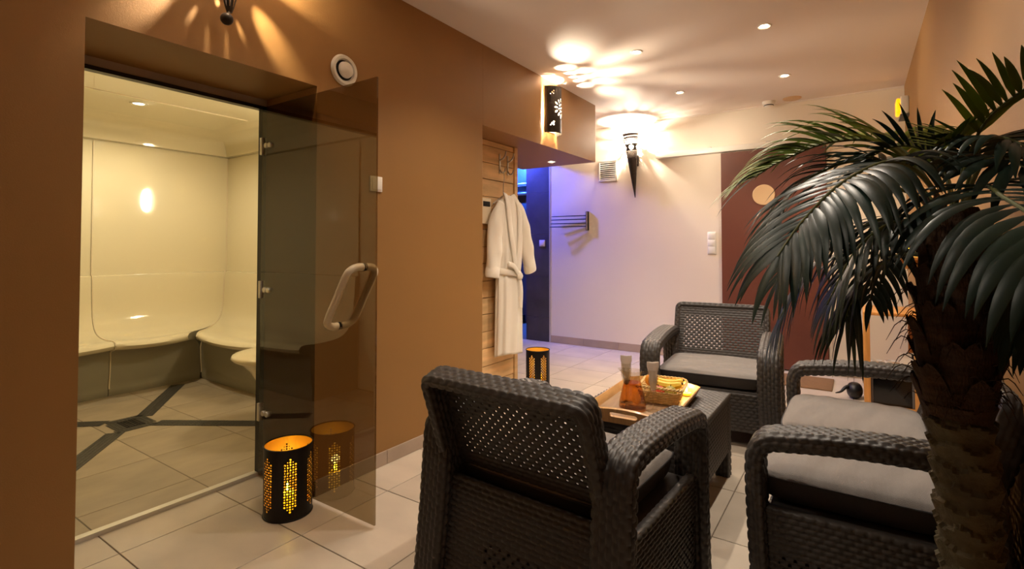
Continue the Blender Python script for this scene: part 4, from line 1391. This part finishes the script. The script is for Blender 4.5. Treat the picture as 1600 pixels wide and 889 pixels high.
v, f = lathe([(0, 0.042), (0.008, 0.05), (0.010, 0.06), (0.006, 0.075), (0, 0.088)], 14); obj('flame', v, f, 'flame', e)
add_light('lamp', 'POINT', (0, 0, 0.12), 1.2, (1, .74, .12), e, radius=0.02)

# added torch, unseen on the right wall behind the camera, to brighten the ceiling
for (x, y, rz, lab) in ((XR - 0.11, -0.7, -PI / 2, 'added cone torch lamp behind the camera, brightens the ceiling'),):
    e = empty('added_torch', (x, y, 1.75), lab, 'wall lamp', rz)
    v, f = lathe([(0.004, 0.0), (0.088, 0.70), (0.084, 0.70), (0.002, 0.01)], 32); obj('cone_shade', v, f, 'sconce_metal', e)
    m = MB(); m.box(-0.02, 0.02, 0.03, 0.108, 0.42, 0.46, 0.004); m.build('wall_mount', 'sconce_metal', e)
    v, f = lathe([(0, -0.03), (0.010, -0.026), (0.015, 0), (0.010, 0.02), (0.006, 0.03)], 16); m = MB(); m.add(v, f, Matrix.Translation((0, 0, 0.55))); m.build('bulb', 'bulb', e)
    add_light('lamp', 'POINT', (0, 0, 0.62), 4, (1, .84, .64), e, radius=0.02)

# ------------------------------------------------------------------ palm
pm = empty('potted_palm', (0.20, 1.52, 0), 'artificial potted palm with arching green fronds in the right foreground', 'potted palm')
PO = np.array([0.20, 1.52, 0])
v, f = lathe([(0, 0), (0.095, 0), (0.10, 0.01), (0.125, 0.22), (0.132, 0.225), (0.132, 0.245), (0.12, 0.245), (0.115, 0.22), (0, 0.21)], 36)
obj('pot', v, f, 'pot', pm, angle=50)
v, f = lathe([(0, 0.212), (0.06, 0.216), (0.116, 0.2205)], 24); obj('soil', v, f, 'soil', pm)
TR_ = spline([(0.20, 1.52, 0.2), (0.198, 1.517, 0.474), (0.189, 1.505, 0.684), (0.177, 1.495, 0.853), (0.178, 1.49, 0.994), (0.178, 1.50, 1.134), (0.177, 1.505, 1.27)], 160) - PO
zt = TR_[:, 2]
rad = np.interp(zt, [0.2, 0.5, 0.78, 0.86, 0.95, 1.1, 1.27], [0.056, 0.052, 0.054, 0.060, 0.066, 0.062, 0.045])
# bark rings: overlapping scales in a spiral, real relief
n = 72
aa = np.arange(n) * 2 * PI / n
ph = zt[:, None] / 0.045 + 0.5 * np.abs(((aa[None] * 5 / (2 * PI) + 0.5 * np.floor(zt[:, None] / 0.045)) % 1.0) - 0.5) * 1.5
rel = 0.011 * (ph % 1.0) ** 1.5 * (zt < 0.84)[:, None] + 0.003 * np.sin(40 * zt + 3)[:, None] * (zt >= 0.84)[:, None] + 0.0025 * rng.standard_normal((160, n)) * (zt > 0.84)[:, None] * 0.6
V = np.stack([TR_[:, None, 0] + (rad[:, None] + rel) * np.cos(aa)[None], TR_[:, None, 1] + (rad[:, None] + rel) * np.sin(aa)[None], np.repeat(zt[:, None], n, 1)], -1)
q = grid_f(160, n, False, True)
k_ = int(np.searchsorted(zt, 0.80))
obj('trunk', V[:k_ + 2].reshape(-1, 3), [tuple(t) for t in grid_f(k_ + 2, n, False, True)], 'trunk_bark', pm, angle=30)
obj('trunk_sheath', V[k_:].reshape(-1, 3), [tuple(t) for t in grid_f(160 - k_, n, False, True)] + [tuple(range((159 - k_) * n, (160 - k_) * n))], 'trunk_sheath', pm, angle=50)
# dry leaf bases wrapped round the upper trunk
def leaf_base(z, ang, wid, ht, flare):
    n1, n2 = 10, 9
    rows = []
    for i in range(n1):
        t_ = i / (n1 - 1)
        zc = z + ht * t_
        r0 = np.interp(zc, zt, rad) + 0.006 + flare * t_ ** 2.2
        c = np.array([np.interp(zc, zt, TR_[:, 0]), np.interp(zc, zt, TR_[:, 1])])
        for j in range(n2):
            s_ = j / (n2 - 1) * 2 - 1
            a_ = ang + s_ * wid * (1 - 0.45 * t_)
            rr = r0 - 0.006 * s_ * s_
            rows.append((c[0] + rr * math.cos(a_), c[1] + rr * math.sin(a_), zc + 0.008 * math.sin(7 * s_ + ang) * t_))
    V0 = np.array(rows)
    cc = np.array([TR_[:, 0].mean(), TR_[:, 1].mean(), 0])
    inn = V0 - nrm(np.c_[V0[:, :2] - cc[:2], np.zeros(len(V0))]) * 0.004
    q = grid_f(n1, n2)
    fs = [tuple(t) for t in q] + [tuple(t[::-1] + n1 * n2) for t in q]
    loop = [i * n2 for i in range(n1)] + [(n1 - 1) * n2 + j for j in range(1, n2)] + [i * n2 + n2 - 1 for i in range(n1 - 2, -1, -1)] + [j for j in range(n2 - 2, 0, -1)]
    fs += [(loop[(i + 1) % len(loop)], loop[i], loop[i] + n1 * n2, loop[(i + 1) % len(loop)] + n1 * n2) for i in range(len(loop))]
    obj('leaf_base', np.vstack([V0, inn]), fs, 'trunk_sheath', pm, angle=60)
for i in range(26):
    leaf_base(0.775 + i * 0.0165, 2.4 * i + 0.5, 0.75, 0.085 + 0.02 * random.random(), 0.012 + 0.018 * random.random())
# fibres of the dry sheath
fb = MB()
for i in range(170):
    z = 0.84 + 0.40 * random.random()
    a_ = random.random() * 2 * PI
    c = np.array([np.interp(z, zt, TR_[:, 0]), np.interp(z, zt, TR_[:, 1]), z])
    r = np.interp(z, zt, rad)
    d = np.array([math.cos(a_), math.sin(a_), 0])
    L = 0.03 + 0.07 * random.random()
    tw = np.array([-d[1], d[0], 0]) * random.uniform(-0.6, 0.6)
    P = [c + d * r, c + d * (r + 0.35 * L) + tw * L * 0.5 + np.array([0, 0, 0.15 * L]), c + d * (r + 0.6 * L) + tw * L - np.array([0, 0, 0.3 * L])]
    P = [np.array([min(p[0], 0.145), p[1], p[2]]) for p in P]
    v, f = tube(spline(P, 6), [0.0014, 0.0013, 0.0012, 0.001, 0.0008, 0.0005], 4)
    fb.add(v, f)
o = fb.build('sheath_fibre', 'trunk_sheath', pm)
o['kind'] = 'stuff'

G = np.array([0, 0, -1.0])
REST = MB()
NLEAF = [0]
def leaflet(p, d, nrmv, L, wd, droop, curl=0.0):
    """tapering, folded, drooping blade"""
    ns = 9
    P = [np.array(p)]
    dd = np.array(d)
    for i in range(ns):
        dd = nrm(dd + G * droop / ns * (0.4 + 1.2 * i / ns))
        P.append(P[-1] + dd * L / ns)
    P = np.array(P)
    P[:, 0] = np.minimum(P[:, 0], XR - 0.012 - PO[0])
    T = nrm(np.gradient(P, axis=0))
    side = nrm(np.cross(T, np.broadcast_to(nrmv, T.shape)))
    up = np.cross(side, T)
    t_ = np.linspace(0, 1, ns + 1)
    wv = wd * (0.35 + 0.65 * np.minimum(1, t_ / 0.22)) * (1 - np.clip((t_ - 0.35) / 0.65, 0, 1) ** 1.9) + 0.0006
    A = P + side * wv[:, None] / 2 - up * wv[:, None] * 0.16
    B = P - side * wv[:, None] / 2 - up * wv[:, None] * 0.16
    V = np.stack([A, P, B], 1).reshape(-1, 3)
    fs = [tuple(q) for q in grid_f(ns + 1, 3)]
    return V, fs

def frond(pts, n, L, wd, droop, mname, lift=0.15, fwd=0.75, start=0.22, single=True, side_only=0, rr=0.006):
    P = spline(np.array(pts) - PO, 80)
    P[:, 0] = np.minimum(P[:, 0], XR - 0.02 - PO[0])
    v, f = tube(P, np.linspace(rr, 0.0018, 80), 8)
    fo = obj('frond', v, f, 'rachis', pm)
    T = nrm(np.gradient(P, axis=0))
    for i in range(n):
        t_ = start + (1 - start) * (i + 0.5) / n
        k = min(79, int(t_ * 79))
        tg = T[k]
        upv = np.array([0, 0, 1.0])
        sd = np.cross(tg, upv)
        if np.linalg.norm(sd) < 0.25:
            sd = np.cross(tg, np.array([0.56, -0.83, 0.0]))
        sd = nrm(sd)
        up = np.cross(sd, tg)
        prof = 0.55 + 0.45 * math.sin(PI * min(1, (i + 1.0) / n * 0.85 + 0.1))
        for s in (-1, 1):
            if side_only and s != side_only:
                continue
            jit = random.uniform(-0.12, 0.12)
            d = nrm(sd * s * (1.0 + jit) + tg * (fwd + 0.9 * t_ ** 3 + jit) + up * (lift + random.uniform(-0.1, 0.1)))
            LL = L * prof * random.uniform(0.88, 1.08)
            V, fs = leaflet(P[k], d, up, LL, wd * random.uniform(0.85, 1.12), droop * random.uniform(0.85, 1.15))
            if single and NLEAF[0] < 298:
                NLEAF[0] += 1
                obj('leaflet', V, fs, mname, fo, angle=180)
            else:
                REST.add(V, fs)
    # end leaflet
    V, fs = leaflet(P[-1], T[-1], np.array([0, 0, 1.0]), L * 0.6, wd, droop)
    REST.add(V, fs)
    return fo

FR = {
 'F1': [(0.167, 1.497, 1.263), (0.118, 1.425, 1.338), (0.058, 1.336, 1.362), (-0.022, 1.212, 1.312), (-0.086, 1.123, 1.233), (-0.125, 1.075, 1.165)],
 'F2': [(0.17, 1.56, 1.28), (0.087, 1.679, 1.449), (-0.056, 1.702, 1.48), (-0.183, 1.678, 1.434), (-0.25, 1.655, 1.39)],
 'F3': [(0.179, 1.505, 1.263), (0.202, 1.456, 1.383), (0.226, 1.411, 1.446), (0.259, 1.312, 1.474), (0.303, 1.22, 1.496)],
 'F3a': [(0.187, 1.54, 1.267), (0.207, 1.56, 1.386), (0.213, 1.545, 1.434), (0.177, 1.463, 1.42), (0.139, 1.39, 1.393)],
 'F4': [(0.185, 1.509, 1.249), (0.198, 1.336, 1.302), (0.203, 1.159, 1.263), (0.218, 1.05, 1.22), (0.228, 0.938, 1.154)],
 'F5': [(0.191, 1.513, 1.263), (0.219, 1.409, 1.361), (0.248, 1.308, 1.337), (0.29, 1.278, 1.279)],
 'F6': [(0.165, 1.54, 1.222), (0.085, 1.66, 1.265), (-0.031, 1.70, 1.21), (-0.130, 1.70, 1.10), (-0.195, 1.69, 0.97)],
 'F7': [(0.161, 1.54, 1.162), (0.077, 1.56, 1.161), (0.005, 1.574, 1.096), (-0.03, 1.553, 0.999)],
 'F8': [(0.174, 1.54, 1.222), (0.105, 1.574, 1.317), (-0.012, 1.556, 1.323), (-0.121, 1.486, 1.193), (-0.17, 1.45, 1.10)],
 'F9': [(0.202, 1.523, 1.191), (0.25, 1.495, 1.191), (0.281, 1.457, 1.125), (0.298, 1.411, 1.015)],
 'F10': [(0.187, 1.54, 1.267), (0.184, 1.746, 1.395), (0.137, 2.012, 1.45), (0.06, 2.201, 1.40)],
 'F11': [(0.177, 1.54, 1.20), (0.12, 1.70, 1.25), (0.06, 1.86, 1.18), (0.03, 1.97, 1.02)],
 'F13': [(0.17, 1.53, 1.25), (0.084, 1.618, 1.386), (-0.029, 1.651, 1.411), (-0.147, 1.631, 1.34), (-0.21, 1.58, 1.215)],
 'F15': [(0.191, 1.513, 1.263), (0.219, 1.483, 1.39), (0.236, 1.404, 1.404), (0.265, 1.35, 1.375), (0.296, 1.33, 1.325)],
 'F16': [(0.181, 1.53, 1.267), (0.171, 1.57, 1.36), (0.131, 1.58, 1.42), (0.077, 1.57, 1.43), (0.02, 1.53, 1.40)],
 'F12': [(0.16, 1.49, 1.20), (0.08, 1.44, 1.24), (0.00, 1.40, 1.18), (-0.06, 1.38, 1.05)],
}
frond(FR['F1'], 26, 0.235, 0.0195, 1.5, 'leaf', lift=0.25, fwd=0.55, start=0.26)
frond(FR['F2'], 38, 0.27, 0.017, 0.9, 'leaf_pale_lit', lift=0.5, fwd=0.6, start=0.22)
frond(FR['F4'], 16, 0.25, 0.0215, 1.6, 'leaf', lift=0.25, fwd=0.5, start=0.28)
frond(FR['F3'], 13, 0.17, 0.013, 0.35, 'leaf_pale_lit', lift=0.45, fwd=1.0, start=0.4, rr=0.004)
frond(FR['F3a'], 10, 0.10, 0.014, 0.15, 'leaf_pale_lit', lift=0.9, fwd=0.6, start=0.5, rr=0.0035)
frond(FR['F5'], 12, 0.19, 0.023, 1.1, 'leaf', lift=0.2, fwd=0.6, start=0.35)
frond(FR['F6'], 26, 0.31, 0.013, 2.2, 'leaf', lift=0.1, fwd=0.7, start=0.25)
frond(FR['F8'], 18, 0.22, 0.018, 1.5, 'leaf', lift=0.2, fwd=0.6, start=0.25)
frond(FR['F7'], 14, 0.25, 0.016, 1.8, 'leaf', lift=0.1, fwd=0.6, start=0.25)
frond(FR['F9'], 12, 0.18, 0.022, 1.4, 'leaf', lift=0.1, fwd=0.6, start=0.3)
frond(FR['F13'], 26, 0.22, 0.016, 1.1, 'leaf', lift=0.35, fwd=0.7, start=0.22)
frond(FR['F15'], 14, 0.17, 0.018, 1.2, 'leaf', lift=0.3, fwd=0.6, start=0.3, rr=0.004)
frond(FR['F16'], 16, 0.15, 0.015, 0.5, 'leaf_pale_lit', lift=0.7, fwd=0.6, start=0.25, rr=0.004)
frond(FR['F10'], 16, 0.22, 0.018, 0.9, 'leaf_pale_lit', lift=0.3, fwd=0.7, start=0.25, single=False)
frond(FR['F11'], 14, 0.20, 0.018, 1.4, 'leaf', lift=0.2, fwd=0.7, start=0.25, single=False)
frond(FR['F12'], 14, 0.20, 0.018, 1.7, 'leaf', lift=0.2, fwd=0.6, start=0.25, single=False)
o = REST.build('leaflets', 'leaf', pm, angle=180)
o['kind'] = 'stuff'
